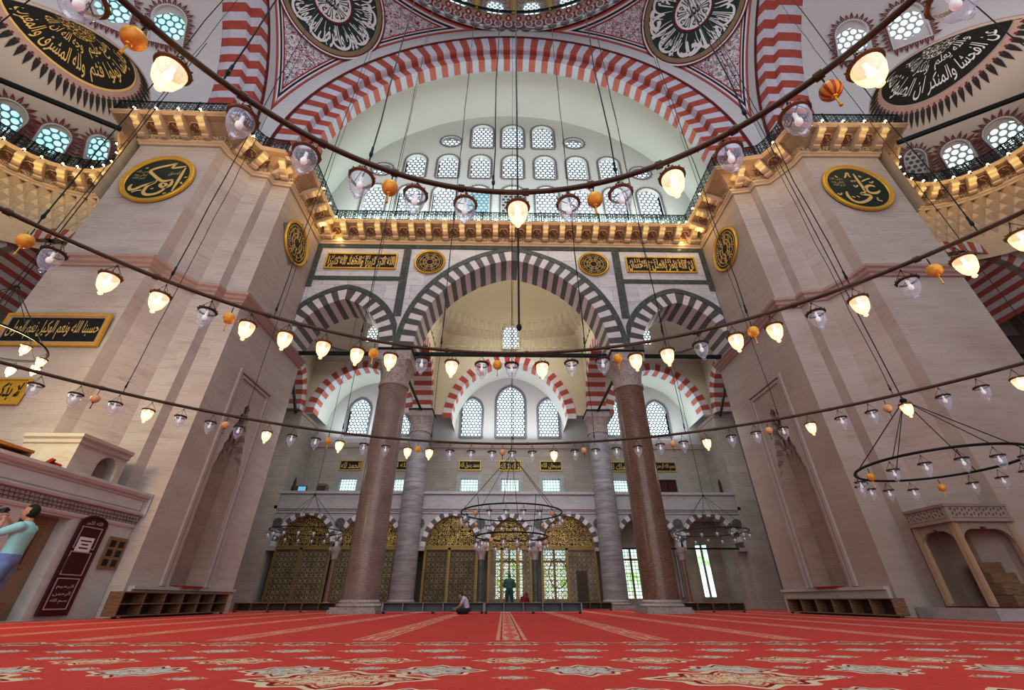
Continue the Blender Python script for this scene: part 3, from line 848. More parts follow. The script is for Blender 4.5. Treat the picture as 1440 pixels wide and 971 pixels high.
def build_railing(path, side, label):
    T = MAT; r = empty('iron_railing', (*path[len(path) // 2], 22)); tag(r, label, 'railing')
    def loc(mb, name, m): 
        o = mb.build(name, m); o.parent = r; o.location = -r.location; return o
    mb = MB(); mb.sweep(path, [(1.26, 22.06), (1.26, 22.92)], 0, side=side)
    # unwrap along the run so that the scrollwork keeps its size
    o = loc(mb, 'scroll_panel', T['rail'])
    me = o.data; uv = me.uv_layers[0].data
    s0 = 0.0
    for p in me.polygons:
        vs = [me.vertices[me.loops[li].vertex_index].co for li in p.loop_indices]
        base = vs[0]; ln = max((Vector((v.x, v.y)) - Vector((base.x, base.y))).length for v in vs)
        for li, v in zip(p.loop_indices, vs):
            uv[li].uv = (s0 + (Vector((v.x, v.y)) - Vector((base.x, base.y))).length, v.z)
        s0 += ln
    mb = MB()
    q = MB(); q.sweep(path, [(1.26, 0), (1.26, 1)], side=side)
    line = [Vector(v) for v in q.v if v[2] == 0]
    for z in (22.06, 22.92): mb.tube([(p.x, p.y, z) for p in line], .035, 5)
    loc(mb, 'hand_rail', T['iron'])
    tot = 0; post = None
    for i in range(len(line) - 1):
        a, b = line[i], line[i + 1]; n = max(1, round((b - a).length / 1.9))
        for k in range(n):
            p = a + (b - a) * k / n
            if post is None:
                mb = MB(); mb.tube([(0, 0, 0), (0, 0, 1.0)], .035, 5)
                post = mb.build('railing_post', T['iron'], r)
            else: post = dup(post, parent=r)
            post.location = Vector((p.x, p.y, 22)) - r.location
    return r, line

BULBN = {}
def place_bulbs(pts, skip, group, where, z=21.97, off=1.43):
    """small glowing bulbs on short stems along the cornice edge"""
    T = MAT; i = 0
    for k, (p, d, nrm) in enumerate(pts):
        if k in skip: continue
        q = p + nrm * off
        if 'b' not in BULBN:
            r = empty('cornice_bulb'); mb = MB(); mb.ball((0, 0, .09), .062, n=8, m=6); mb.build('glass_globe', T['cbulb'], r, smooth=60)
            mb = MB(); mb.tube([(0, 0, -.06), (0, 0, .03)], .03, 6); mb.build('socket', T['iron'], r); BULBN['b'] = r
        else: r = dup(BULBN['b'])
        r.location = (q.x, q.y, z)
        r['label'] = f'small glowing bulb on the cornice edge, {ORD[i]} from the left {where}'; r['category'] = 'light bulb'; r['group'] = group
        i += 1

def build_arcade():
    T = MAT; mb = MB()
    CA = pointed(0, SPR, 5.76, 6.8, 48); LA = pointed(-10.32, SPR, 2.64, 3.44, 32); RA = pointed(10.32, SPR, 2.64, 3.44, 32)
    outer = [(-13, 21.2)] + LA + CA + RA + [(13, 21.2)]
    mb.plate(outer, [], XZ, 21.0, 22.9, 0, back=True)
    o = struct(mb.build('wall_arcade', T['marble']), 'marble faced arcade wall with one wide and two narrow arches', 'wall')
    mb = MB()
    # voussoirs stand a little proud of the wall
    for cx, a, h, n, t in ((0, 5.74, 6.78, 53, .82), (-10.32, 2.62, 3.42, 29, .78), (10.32, 2.62, 3.42, 29, .78)):
        arch_ring(mb, cx, SPR, a, h, t, n, XZ, 20.96, 22.94, (0, 1), sub=1)
    mb.build('arch_voussoirs', [T['vg'], T['vw']], o)
    mb = MB()                                                    # green breccia bands
    for cx, a, h in ((0, 5.74, 6.78), (-10.32, 2.62, 3.42), (10.32, 2.62, 3.42)):
        p = pointed(cx, SPR, a, h, 60); q0 = offset(p, .80); q1 = offset(p, 1.12)
        lim = lambda pt: abs(pt[0]) <= 12.98
        seg0 = [(min(12.98, max(-12.98, x)), z) for x, z in q0]; seg1 = [(min(12.98, max(-12.98, x)), min(z, 21.0)) for x, z in q1]
        if cx == 0:
            seg0 = [p for p in seg0]; seg1 = [(max(-6.9, min(6.9, x)), z) for x, z in seg1]
            seg0 = [(max(-6.9, min(6.9, x)), z) for x, z in seg0]
        else:
            k = 1 if cx > 0 else -1
            cl = lambda x: (max(x, 6.85) if k > 0 else min(x, -6.85))
            seg0 = [(cl(x), z) for x, z in seg0]; seg1 = [(cl(x), z) for x, z in seg1]
        arch_band(mb, seg0, seg1, XZ, 20.93, 0, 21.0)
    for s in (-1, 1):
        xs = sorted((s * 6.72, s * 7.2)); mb.box(xs[0], xs[1], 20.935, 21.0, 15.2, 20.95)
        xs = sorted((s * 7.0, s * 12.98)); mb.box(xs[0], xs[1], 20.94, 21.0, 17.95, 18.25)
        xs = sorted((s * 12.66, s * 12.98)); mb.box(xs[0], xs[1], 20.932, 21.0, 17.4, 20.95)
    mb.box(-12.98, 12.98, 20.928, 21.0, 20.72, 21.0)
    mb.build('green_band', T['verd'], o)
    # black iron tie beams under the arches
    for nm, x0, x1 in (('in the centre arch', -5.9, 5.9), ('in the left arch', -12.98, -7.6), ('in the right arch', 7.6, 12.98)):
        mb = MB(); mb.box(x0, x1, 21.9, 22.06, SPR + .02, SPR + .22)
        tag(mb.build('tie_beam', T['iron'], loc=((x0 + x1) / 2, 22, SPR)), f'black iron tie beam spanning the springing {nm}', 'beam', 'arcade tie beams')
    return o

def column(name, x, y, r0, r1, ztop, capm, shaftm, label, cap_h=1.95, plinth=True):
    """base, shaft and stalactite capital with a square abacus"""
    T = MAT; o = empty(name, (x, y, 0)); tag(o, label, 'column')
    mb = MB()
    w = r0 * 1.26
    mb.box(-w, w, -w, w, 0, .15); mb.box(-w * .94, w * .94, -w * .94, w * .94, .15, .24)
    mb.lathe([(w * .92, .24), (w * .96, .29), (w * .92, .35), (w * .86, .38), (w * .88, .43), (r0 * 1.06, .48), (r0 * 1.0, .52)], 32)
    mb.build('column_base', T['capital'] if capm is None else capm, o, smooth=40)
    mb = MB(); zc = ztop - cap_h
    mb.lathe([(r0, .52), (r0 * 1.0, 1.4), ((r0 + r1) / 2, zc * .5), (r1, zc - .25)], 40); mb.build('column_shaft', shaftm, o, smooth=40)
    mb = MB()
    mb.lathe([(r1, zc - .25), (r1 * 1.09, zc - .22), (r1 * 1.09, zc - .04), (r1 * 1.0, zc)], 32)
    a = r1 * 1.20
    prof = 6                                                     # round to square through little niches
    def P(t, k, n=32):
        an = 2 * PI * (k + .5) / n; c, s_ = math.cos(an), math.sin(an); sq = 1 / max(abs(c), abs(s_))
        e = t ** 1.3; rr = r1 * (1 - e) + e * a * (1 + (sq - 1) * min(1, e * 1.2)) * .98
        rr *= 1 - .05 * (1 if (k // 2) % 2 else 0) * math.sin(PI * t)
        return (rr * c, rr * s_, zc + t * cap_h * .62)
    n = 32; v = []; f = []
    for i in range(prof + 1):
        for k in range(n): v.append(P(i / prof, k))
    for i in range(prof):
        for k in range(n): f.append((i * n + k, i * n + (k + 1) % n, (i + 1) * n + (k + 1) % n, (i + 1) * n + k))
    mb.add(v, f)
    cap_o = mb.build('column_capital', T['capital'], o)
    mb = MB(); mb.box(-a, a, -a, a, zc + cap_h * .62, ztop - .12, 0); mb.box(-a * 1.05, a * 1.05, -a * 1.05, a * 1.05, ztop - .12, ztop + .0, 1)
    mb.build('abacus', [T['capital'], T['iron']], cap_o)
    return o

def window(idx, mat4, w, h, glz, surround, fr='plain', shape='arch', label='window', k=24, depth=.28, framew=.12, ft=.26, n_fl=None, pointed_top=False, sur2=None):
    """a glazed window: recessed pane, plaster frame and a painted border; local x right, z up, y into the wall"""
    T = MAT
    if shape == 'arch':
        hs = h - w / 2 * (1.25 if pointed_top else 1); out = [(-w / 2, 0)] + pointed(0, hs, w / 2, h - hs, k) + [(w / 2, 0)]
    else:
        out = [(w / 2 * math.cos(2 * PI * i / k), h / 2 + h / 2 * math.sin(2 * PI * i / k)) for i in range(k)]
    closed = out
    N = len(closed)
    def ext(t):
        r = []
        for i in range(N):
            p, q = closed[i - 1], closed[(i + 1) % N]; dx, dz = q[0] - p[0], q[1] - p[1]; L = math.hypot(dx, dz) or 1
            if shape == 'arch':
                if i == 0: r.append((closed[i][0] - t, closed[i][1] - t)); continue
                if i == N - 1: r.append((closed[i][0] + t, closed[i][1] - t)); continue
                r.append((closed[i][0] - dz / L * t, closed[i][1] + dx / L * t))
            else: r.append((closed[i][0] + dz / L * t, closed[i][1] - dx / L * t))
        return r
    F = lambda u, v, d: mat4 @ Vector((u, d, v))
    mb = MB(); e = ext(framew)
    for i in range(N):
        j = (i + 1) % N
        mb.quad(F(*closed[i], -.03), F(*closed[j], -.03), F(*e[j], -.03), F(*e[i], -.03))
        mb.quad(F(*closed[i], -.03), F(*closed[i], depth), F(*closed[j], depth), F(*closed[j], -.03))
        mb.quad(F(*e[i], -.03), F(*e[i], .02), F(*e[j], .02), F(*e[j], -.03))
    o = mb.build(f'window_{idx}', surround); struct(o, label, 'window')
    mb = MB(); loops = [Vector((u, v, 0)) for u, v in closed]; t = tessellate_polygon([loops])
    mb.add([F(u, v, depth - .02) for u, v in closed], t)
    p = mb.build('window_pane', glz, o)
    uv = p.data.uv_layers[0].data                                  # pane pattern follows the window's own axes
    for pl in p.data.polygons:
        for li in pl.loop_indices:
            u, v = closed[p.data.loops[li].vertex_index]; uv[li].uv = (u + 50, v + 50)
    if fr != 'plain':
        mb = MB(); a = ext(framew + .02); b = ext(framew + .05)
        # little flames (or scallops) radiating from the frame
        per = []; tot = 0
        seq = list(range(N)) if shape != 'arch' else list(range(N))
        pts = [Vector(a[i]) for i in seq] + [Vector(a[0])]
        nn = n_fl or max(20, int(sum((pts[i + 1] - pts[i]).length for i in range(N)) / (ft * .62)))
        L = [0.0]
        for i in range(N): L.append(L[-1] + (pts[i + 1] - pts[i]).length)
        cen = Vector((0, h * .45))
        for q in range(nn):
            t = (q + .5) / nn * L[-1]; j = max(i for i in range(N) if L[i] <= t)
            d = (pts[j + 1] - pts[j]); 
            if d.length < 1e-6: continue
            d.normalize(); c = pts[j] + d * (t - L[j]); nr = Vector((-d.y, d.x))
            if nr.dot(c - cen) < 0: nr = -nr
            hw = L[-1] / nn * .40; l = ft * (1.25 if q % 2 else .9)
            if fr == 'flame':
                S_ = [(-hw, 0), (-hw * .8, l * .45), (0, l), (hw * .8, l * .45), (hw, 0), (hw * .35, 0), (0, l * .55), (-hw * .35, 0)]
                V = [F(*(c + d * x + nr * y), -.035) for x, y in S_]
                mb.add(V, [(0, 1, 6, 7), (1, 2, 6), (2, 3, 6), (3, 4, 5, 6)])
            else:
                S_ = [(-hw, 0), (-hw, l * .5), (0, l), (hw, l * .5), (hw, 0)]
                mb.add([F(*(c + d * x + nr * y), -.035) for x, y in S_], [(0, 1, 2, 3, 4)])
        if sur2:
            e0, e1 = ext(framew), ext(framew + ft * .5)
            for i in range(N):
                j = (i + 1) % N; mb.quad(F(*e0[i], -.033), F(*e0[j], -.033), F(*e1[j], -.033), F(*e1[i], -.033), 1)
        mb.build('painted_border', [T['fringe'] if fr == 'flame' else T['fringe_g'], sur2 or T['fringe']], o)
    return o

WN = [0]
def nextw(): WN[0] += 1; return WN[0]
def wall_mat(x, y, z): return Matrix.Translation((x, y, z))

def build_upper():
    """great arches, vault, tympanum with its windows, pendentives and dome foot"""
    T = MAT
    # --- front great arch: stepped red and white voussoirs
    for nm, fn, s in (('trim_1', XZ, 1), ('trim_2', YZ, -1), ('trim_3', YZ, 1)):
        mb = MB(); prof = [(14.07, 15), (12.68, 15), (12.68, 15.48), (11.92, 15.48), (11.92, 16.3), (13.5, 16.3)]
        if fn is YZ: prof = [(14.55, 15), (13.8, 15), (13.8, 15.6), (13.35, 15.6), (13.35, 16.5), (13.42, 17.05)]
        n = 83
        for i in range(n):
            a0, a1 = PI + .04 - (PI + .08) * i / n, PI + .04 - (PI + .08) * (i + 1) / n
            for k in range(5):
                (r0, d0), (r1, d1) = prof[k], prof[k + 1]
                mi = (i % 2) + (2 if k == 3 and fn is XZ else 0)  # inner soffit takes the lit stone copies
                P = lambda r, a, d: fn(r * math.cos(a), max(21.9, GC + r * math.sin(a)), d * s)
                mb.quad(P(r0, a0, d0), P(r0, a1, d0), P(r1, a1, d1), P(r1, a0, d1), mi)
        for a in (PI + .04, -.04): mb.add([P(r_, a, d_) for r_, d_ in prof + [(prof[0][0], 16.3)]], [tuple(range(7))], 1)
        o = mb.build(nm, [T['vr'], T['vb'], T['vrl'], T['vbl']])
        struct(o, {'trim_1': 'great front arch of stepped red and white voussoirs', 'trim_2': 'left great arch of red and white voussoirs', 'trim_3': 'right great arch of red and white voussoirs'}[nm], 'arch')
        mb = MB(); N = 60                                          # white margin and dark red outline
        for i in range(N):
            a0, a1 = PI * i / N, PI * (i + 1) / N
            def out(a):
                c, sn = math.cos(a), math.sin(a); r = 15.75
                if abs(r * c) > 15.0: r = 15.0 / abs(c)
                return fn(r * c, GC + r * sn, 15 * s)
            ro = prof[0][0]
            inn = lambda a, r=ro - .02: fn(r * math.cos(a), GC + r * math.sin(a), 15 * s)
            mb.quad(inn(a0), inn(a1), out(a1), out(a0), 0)
            inr = lambda a, r: fn(r * math.cos(a), GC + r * math.sin(a), 14.97 * s)
            mb.quad(inr(a0, ro - .07), inr(a1, ro - .07), inr(a1, ro + .17), inr(a0, ro + .17), 1)
        mb.build('arch_margin', [T['plaster'], T['redline']], o)
    # --- barrel vault and tympanum
    mb = MB(); n = 48
    for i in range(n):
        a0, a1 = PI * i / n, PI * (i + 1) / n
        P = lambda a, y: (GR * math.cos(a), y, GC + GR * math.sin(a))
        mb.quad(P(a0, 16.25), P(a1, 16.25), P(a1, 20.8), P(a0, 20.8))
    for s in (-1, 1): mb.quad((s * GR, 15.2, 21.9), (s * GR, 20.8, 21.9), (s * GR, 20.8, GC), (s * GR, 15.2, GC))
    struct(mb.build('ceiling_vault', T['plaster_g'], smooth=40), 'smooth white vault between the great arch and the window wall', 'vault')
    rows = [(2.45, 31.42, 1.62, 2.95, [-1, 0, 1]), (2.48, 27.70, 1.46, 2.60, [-3, -2, -1, 0, 1, 2, 3]), (2.49, 23.72, 1.55, 2.95, [-4, -3, -2, -1, 0, 1, 2, 3, 4])]
    holes = []; wins = []
    for pitch, z, w, h, ks in rows:
        for k in ks:
            hs = h - w / 2
            x = .05 + k * pitch
            holes.append([(x - w / 2, z)] + pointed(x, z + hs, w / 2, w / 2, 16) + [(x + w / 2, z)]); wins.append((x, z, w, h, 'arch'))
    for x, z in ((-4.9, 32.12), (5.0, 32.12), (-9.83, 28.5), (9.83, 28.5)):
        w, h = 1.45, 1.22
        holes.append([(x + w / 2 * math.cos(2 * PI * i / 24), z + h / 2 * math.sin(2 * PI * i / 24)) for i in range(24)]); wins.append((x, z - h / 2, w, h, 'oval'))
    ty = [(GR * math.cos(PI * i / 48), GC + GR * math.sin(PI * i / 48)) for i in range(49)] + [(-GR, 21.9), (GR, 21.9)]
    mb = MB(); mb.plate(ty, holes, XZ, 20.6, 20.9, 0, outer_side=False)
    struct(mb.build('wall_tympanum', T['plaster_g']), 'white lunette wall full of arched windows under the great arch', 'wall')
    for i, (x, z, w, h, shp) in enumerate(wins):
        g = T['glz_w']
        if shp == 'arch' and z < 24 and abs(x - .05) < .3: g = T['glz_d']
        if shp == 'arch' and z < 24 and abs(x + 2.44) < .3: g = T['glz_b']
        row = 'top' if z > 30 else 'middle' if z > 26 else 'bottom'
        lb = f'oval honeycomb window beside the {"top" if z > 30 else "middle"} row, {"left" if x < 0 else "right"} side' if shp == 'oval' else f'arched honeycomb window in the {row} row of the lunette, column {i}'
        lb = lb if shp == 'oval' else f'arched honeycomb window, {ORD[[q for q in wins if abs(q[1] - z) < .1].index((x, z, w, h, shp))]} from left in the {row} lunette row'
        window(nextw(), wall_mat(x, 20.6, z), w, h, g, T['plaster_g'], 'scallop', shp, lb, 24, .26, .05, .17, sur2=T['mould_red'])
    # --- pendentives: parts of one sphere
    PC, PR2 = 22.2, 467.0
    for s, nm in ((-1, 'left'), (1, 'right')):
        mb = MB(); rows_ = []; nz = 60
        for j in range(nz + 1):
            z = 26.34 + (37.75 - 26.34) * j / nz; rho = math.sqrt(PR2 - (z - PC) ** 2)
            e0 = math.acos(min(1, 15 / rho)); a0, a1 = e0, PI / 2 - e0
            if a1 < a0: a0 = a1 = PI / 4
            rows_.append([(s * rho * math.cos(a0 + (a1 - a0) * i / 60), rho * math.sin(a0 + (a1 - a0) * i / 60), z) for i in range(61)])
        v = [p for r in rows_ for p in r]
        mb.add(v, [(j * 61 + i, j * 61 + i + 1, (j + 1) * 61 + i + 1, (j + 1) * 61 + i) for j in range(nz) for i in range(60)])
        o = mb.build(f'ceiling_pendentive_{nm}', T['pend'])
        for p in o.data.polygons: p.use_smooth = True
        struct(o, f'{nm} pendentive painted with red and black arabesques', 'pendentive')
    # --- dome foot
    mb = MB(); R = 14.98
    mb.lathe([(15.04, 37.4), (15.0, 37.72)], 160, mi=0)
    mb.lathe([(14.86, 37.72), (14.80, 38.3), (14.62, 38.9), (14.60, 39.15), (14.9, 39.2)], 160, mi=1)
    mb.lathe([(14.9, 39.2), (14.9, 44.5)], 160, mi=2)
    nfr = 96
    for i in range(nfr):                                            # scalloped grey fringe
        a = 2 * PI * i / nfr; w = 2 * PI / nfr * .42; pts = []
        for q in range(7):
            t = q / 6; an = a - w + 2 * w * t; pts.append((14.9 * math.sin(an), 14.9 * math.cos(an), 37.74 - .42 * math.sin(PI * t) ** .7))
        mb.add(pts, [tuple(range(7))], 3)
    o = mb.build('ceiling_dome_foot', [T['plaster'], T['dband'], T['drum'], T['fringe_g']])
    struct(o, 'foot of the great dome with red painted stalactite band', 'dome')
    mb = MB()
    mb.tube([(14.5 * math.sin(2 * PI * i / 120), 14.5 * math.cos(2 * PI * i / 120), 39.55) for i in range(120)], .05, 5, closed=True)
    mb.lathe([(14.5, 39.15), (14.5, 39.55)], 120)
    mb.build('gallery_rail', T['iron'], o)
    mb = MB()
    for i in range(32):                                             # gilded half-columns between the dome windows
        a = 2 * PI * i / 32 + PI / 32 * 0
        x, y = 14.72 * math.sin(a), 14.72 * math.cos(a); mb.tube([(x, y, 39.2), (x, y, 44.4)], .26, 6)
    mb.build('half_column', T['gold'], o)
    for k in (-3, -2, -1, 0, 1, 2):
        a = 2 * PI * (k + .5) / 32
        m4 = Matrix.Translation((14.82 * math.sin(a), 14.82 * math.cos(a), 39.3)) @ Matrix.Rotation(-a, 4, 'Z')
        window(nextw(), m4, 1.3, 2.6, T['glz_x'], T['plaster'], label=f'arched window behind the dome gallery rail, {ORD[k + 3]} from left', depth=.06, framew=.1)

def build_side(s, side):
    """half dome and exedra beyond the side arch"""
    T = MAT; col = T['plaster_t']
    C = Vector((17 * s, 0, GC)); E = Vector((EXC[0] * s, EXC[1], GC)); d = Vector((.527 * s, .851, 0)).normalized()
    plane = C + d * 12.55
    bm = bmesh.new(); nu, nv = 64, 28; g = []
    for j in range(nv + 1):
        t = PI / 2 * j / nv
        g.append([bm.verts.new(C + Vector((s * math.sin(PI * i / nu) * math.cos(t) * 13.4, math.cos(PI * i / nu) * math.cos(t) * 13.4, math.sin(t) * 13.4))) for i in range(nu + 1)])
    for j in range(nv):
        for i in range(nu):
            try: bm.faces.new((g[j][i], g[j][i + 1], g[j + 1][i + 1], g[j + 1][i]))
            except ValueError: pass
    bmesh.ops.remove_doubles(bm, verts=bm.verts, dist=1e-4)
    bmesh.ops.bisect_plane(bm, geom=bm.verts[:] + bm.edges[:] + bm.faces[:], plane_co=plane, plane_no=d, clear_outer=True)
    me = bpy.data.meshes.new('ceiling'); bm.to_mesh(me); bm.free(); me.materials.append(T['plaster'])
    for p in me.polygons: p.use_smooth = True
    o = bpy.data.objects.new(f'ceiling_half_dome_{side}', me); COL.objects.link(o); struct(o, f'white half dome on the {side} behind the side arch', 'dome')
    # exedra shell, built round the axis d
    e = d.cross(Vector((0, 0, 1))) * 1; k = Vector((0, 0, 1)); r = 5.2; ph0 = math.acos(-2.25 / r)
    def SP(ph, ps, rr=r): return E + (d * math.cos(ph) + (e * math.cos(ps) + k * math.sin(ps)) * math.sin(ph)) * rr
    mb = MB(); mb.grid(lambda u, v: SP(ph0 * u, PI * v), 36, 40)
    cyl = []
    for i in range(41):
        a = ph0 * (i / 20 - 1); p = E + (d * math.cos(a) + e * math.sin(a)) * r; cyl.append((p.x, p.y))
    for i in range(40): mb.quad((*cyl[i], 21.4), (*cyl[i + 1], 21.4), (*cyl[i + 1], GC), (*cyl[i], GC))
    o = mb.build(f'ceiling_exedra_{side}', T['plaster_t'], smooth=60); struct(o, f'buff half dome of the {side} exedra', 'dome')
    mb = MB(); mb.tube([SP(ph0 + .004, PI * i / 40) for i in range(41)], .035, 5); mb.build('arch_outline', T['mould_red'], o)
    # calligraphy panel at the crown, with its fringe
    Q = math.radians(112)
    def panel(rho, psi, lift=.04, a=33, b=43):
        """polar coordinates on the shell; psi 0..pi sweeps the half disc"""
        da = math.radians(a) * rho * math.cos(psi); db = math.radians(b) * rho * math.sin(psi)
        return SP(Q - db + .02, PI / 2 + da, r - lift)
    r_ = empty('calligraphy_plaque', SP(Q - .3, PI / 2)); tag(r_, f'half-round {"black and gold" if s < 0 else "black and white"} calligraphy panel at the crown of the {side} exedra', 'panel')
    def ch(mb, nm, mats): q = mb.build(nm, mats); q.parent = r_; q.location = -r_.location; return q
    mb = MB(); mb.grid(lambda u, v: panel(.02 + .98 * v, PI * u), 40, 10, 0); ch(mb, 'dark_field', T['black'])
    mb = MB(); gm = T['goldl'] if s < 0 else T['whitel']
    mb.grid(lambda u, v: panel(.02 + .27 * v, PI * u, .06), 24, 3, 1)
    if s < 0: mb.grid(lambda u, v: panel(.985 + .035 * v, PI * u, .06), 40, 1, 0)
    ch(mb, 'gilt_border' if s < 0 else 'white_boss', [gm, T['filg'] if s < 0 else T['filw']])
    mb = MB()
    def txt(t, r0, r1, p0, p1):
        put_text(mb, shape_ar(t), lambda u, v: panel(r1 - (r1 - r0) * v, p0 + (p1 - p0) * u, .07), 0, .01)
    if s < 0: L = [('ولله المشرق والمغرب', .58, .95, .10, 1.5), ('فاينما تولوا فثم', .58, .95, 1.6, 3.0), ('وجه الله ان الله', .30, .56, .2, 1.5), ('واسع عليم', .30, .56, 1.7, 2.9)]
    else: L = [('ان الصلوة تنهى', .58, .95, .10, 1.5), ('عن الفحشاء والمنكر', .58, .95, 1.6, 3.0), ('ولذكر الله اكبر', .30, .56, .2, 1.5), ('والله يعلم', .30, .56, 1.7, 2.9)]
    for a in L: txt(*a)
    ch(mb, 'calligraphy', gm)
    mb = MB(); mb.grid(lambda u, v: panel(1.02 + .10 * v, PI * u, .045), 40, 1, 0)
    nf = 34
    for i in range(nf):
        a = PI * (i + .5) / nf; w = PI / nf * .36
        mb.add([panel(1.14, a - w, .05), panel(1.24, a - w * .9, .05), panel(1.40, a, .05), panel(1.24, a + w * .9, .05), panel(1.14, a + w, .05)], [(0, 1, 2, 3, 4)], 1)
        mb.add([panel(1.10, a - w * .5, .055), panel(1.20, a, .055), panel(1.10, a + w * .5, .055)], [(0, 1, 2)], 2)
    ch(mb, 'fringe', [T['mould_red'], T['fringe_k'], T['fringe']])
    # windows round the exedra foot and in the half dome
    def radial(p, ctr, roll=0):
        n = (Vector(p) - Vector(ctr)); n.normalize()
        x = n.cross(Vector((0, 0, 1))).normalized() ; z = x.cross(n).normalized()
        m = Matrix((x, n, z)).transposed().to_4x4(); m.translation = p
        return m
    g = [T['glz_x'], T['glz_c']][s < 0]
    pts = [((28.14, 16.14, 24.5), 1.25, 2.0), ((29.42, 14.47, 24.2), 1.35, 2.2), ((26.18, 16.93, 24.9), 1.1, 1.7)]
    for i, ((x, y, z), w, h) in enumerate(pts):
        c = Vector((x * s, y, z)); nrm = (c - E); nrm.normalize(); c = E + nrm * (r - .24)
        window(nextw(), radial(c, E) @ Matrix.Translation((0, 0, -h / 2)), w, h, g if i < 2 or s < 0 else T['glz_d'], T['plaster'], 'flame', label=f'arched window with red flame border low in the {side} exedra, {ORD[i]} of three', depth=.2, framew=.07, ft=.40, n_fl=30)
    for i, (x, y, z, w, h) in enumerate(((19.62, 10.99, 28.3, 1.65, 2.3), (22.0, 10.2, 28.25, 1.65, 2.3))):
        c = Vector((x * s, y, z)); nrm = c - C; nrm.normalize(); c = C + nrm * (13.4 - .18)
        window(nextw(), radial(c, C) @ Matrix.Translation((0, 0, -h / 2)), w, h, g, T['plaster'], 'flame', label=f'arched window with red flame border in the {side} half dome, {"lower" if i == 0 else "upper"} one', depth=.17, framew=.07, ft=.34, n_fl=34)
    # iron beam across the mouth of the exedra
    a = plane + e * 4.3; b = plane - e * 4.3
    mb = MB(); mb.tube([(a.x, a.y, 20.9), (b.x, b.y, 20.9)], .13, 6)
    tag(mb.build('iron_beam', T['iron'], loc=((a.x + b.x) / 2, (a.y + b.y) / 2, 20.9)), f'dark iron beam across the mouth of the {side} exedra', 'beam')
    # exedra wall below the cornice: stalactite zone, then an arch of red and white stones
    mb = MB(); arc = ex_arc(s, EXR + .15, 170, -40, 30)
    for i in range(30): mb.quad((*arc[i], 17.0), (*arc[i + 1], 17.0), (*arc[i + 1], 21.4), (*arc[i], 21.4), 0)
    for rr in range(4):
        z = 20.4 - rr * .62; n = 30
        for k in range(n):
            a0 = 165 - 200 * (k + (.5 if rr % 2 else 0)) / n; da = 200 / n / 2
            def P(a, rad, zz): return (s * (EXC[0] + rad * math.cos(math.radians(a))), EXC[1] + rad * math.sin(math.radians(a)), zz)
            R0 = EXR + .15; dep = .42 - .06 * rr
            mb.add([P(a0 - da, R0 - .02, z + .62), P(a0 + da, R0 - .02, z + .62), P(a0, R0 - dep, z + .62), P(a0, R0 - .02, z - .1)], [(0, 2, 3), (2, 1, 3), (0, 1, 2)], 0)
    o = mb.build(f'wall_exedra_{side}', [T['warmstone'] if s < 0 else T['cornice']]); struct(o, f'carved stalactite wall of the {side} exedra', 'wall')
    mb = MB(); cx = 25.6 * s
    arch_ring(mb, cx, 14.4, 3.1, 3.1, .75, 33, XZ, 17.2, 21.5, (0, 1), sub=1)
    arch_ring(mb, cx, 10.6, 4.2, 4.4, .9, 37, XZ, 23.5, 27, (2, 3) if s < 0 else (0, 1), sub=1)
    out = [(cx - 5.5, 9)] + [(cx - 3.1, 9)] + pointed(cx, 14.4, 3.1, 3.1, 33) + [(cx + 3.1, 9), (cx + 7, 9), (cx + 7, 18.2), (cx - 5.5, 18.2)]
    mb.plate(out, [], XZ, 17.25, 17.6, 4)
    mb.quad((cx - 6, 21.5, 14.6), (cx + 6, 21.5, 14.6), (cx + 6, 21.5, 19), (cx - 6, 21.5, 19), 5)
    mb.quad((18 * s, 28, 0), (34 * s, 28, 0), (34 * s, 28, 22.4), (18 * s, 28, 22.4), 5); mb.quad((34 * s, 28, 0), (34 * s, -10, 0), (34 * s, -10, 22.4), (34 * s, 28, 22.4), 5); mb.quad((20 * s, 17.7, 18.1), (34 * s, 17.7, 18.1), (34 * s, 28, 18.1), (20 * s, 28, 18.1), 5)
    mb.quad((cx - 6, 21.5, 14.7), (cx + 6, 21.5, 14.7), (cx + 6, 23.5, 15.4), (cx - 6, 23.5, 15.4), 5)
    o = mb.build(f'wall_{side}_far', [T['vr'], T['vw'], T['vg'], T['vw'], T['cornice'], T['plaster_t']]); struct(o, f'striped arch of the {side} exedra seen past the pier', 'arch')
    for z, y in ((12.2, 20.0), (10.6, 22.5)):
        mb = MB(); mb.box(cx - 5, cx + 5, y, y + .14, z, z + .16)
        tag(mb.build('tie_beam', T['iron'], loc=(cx, y, z)), f'{"upper" if z > 11 else "lower"} black tie beam behind the {side} pier under the striped arch', 'beam')
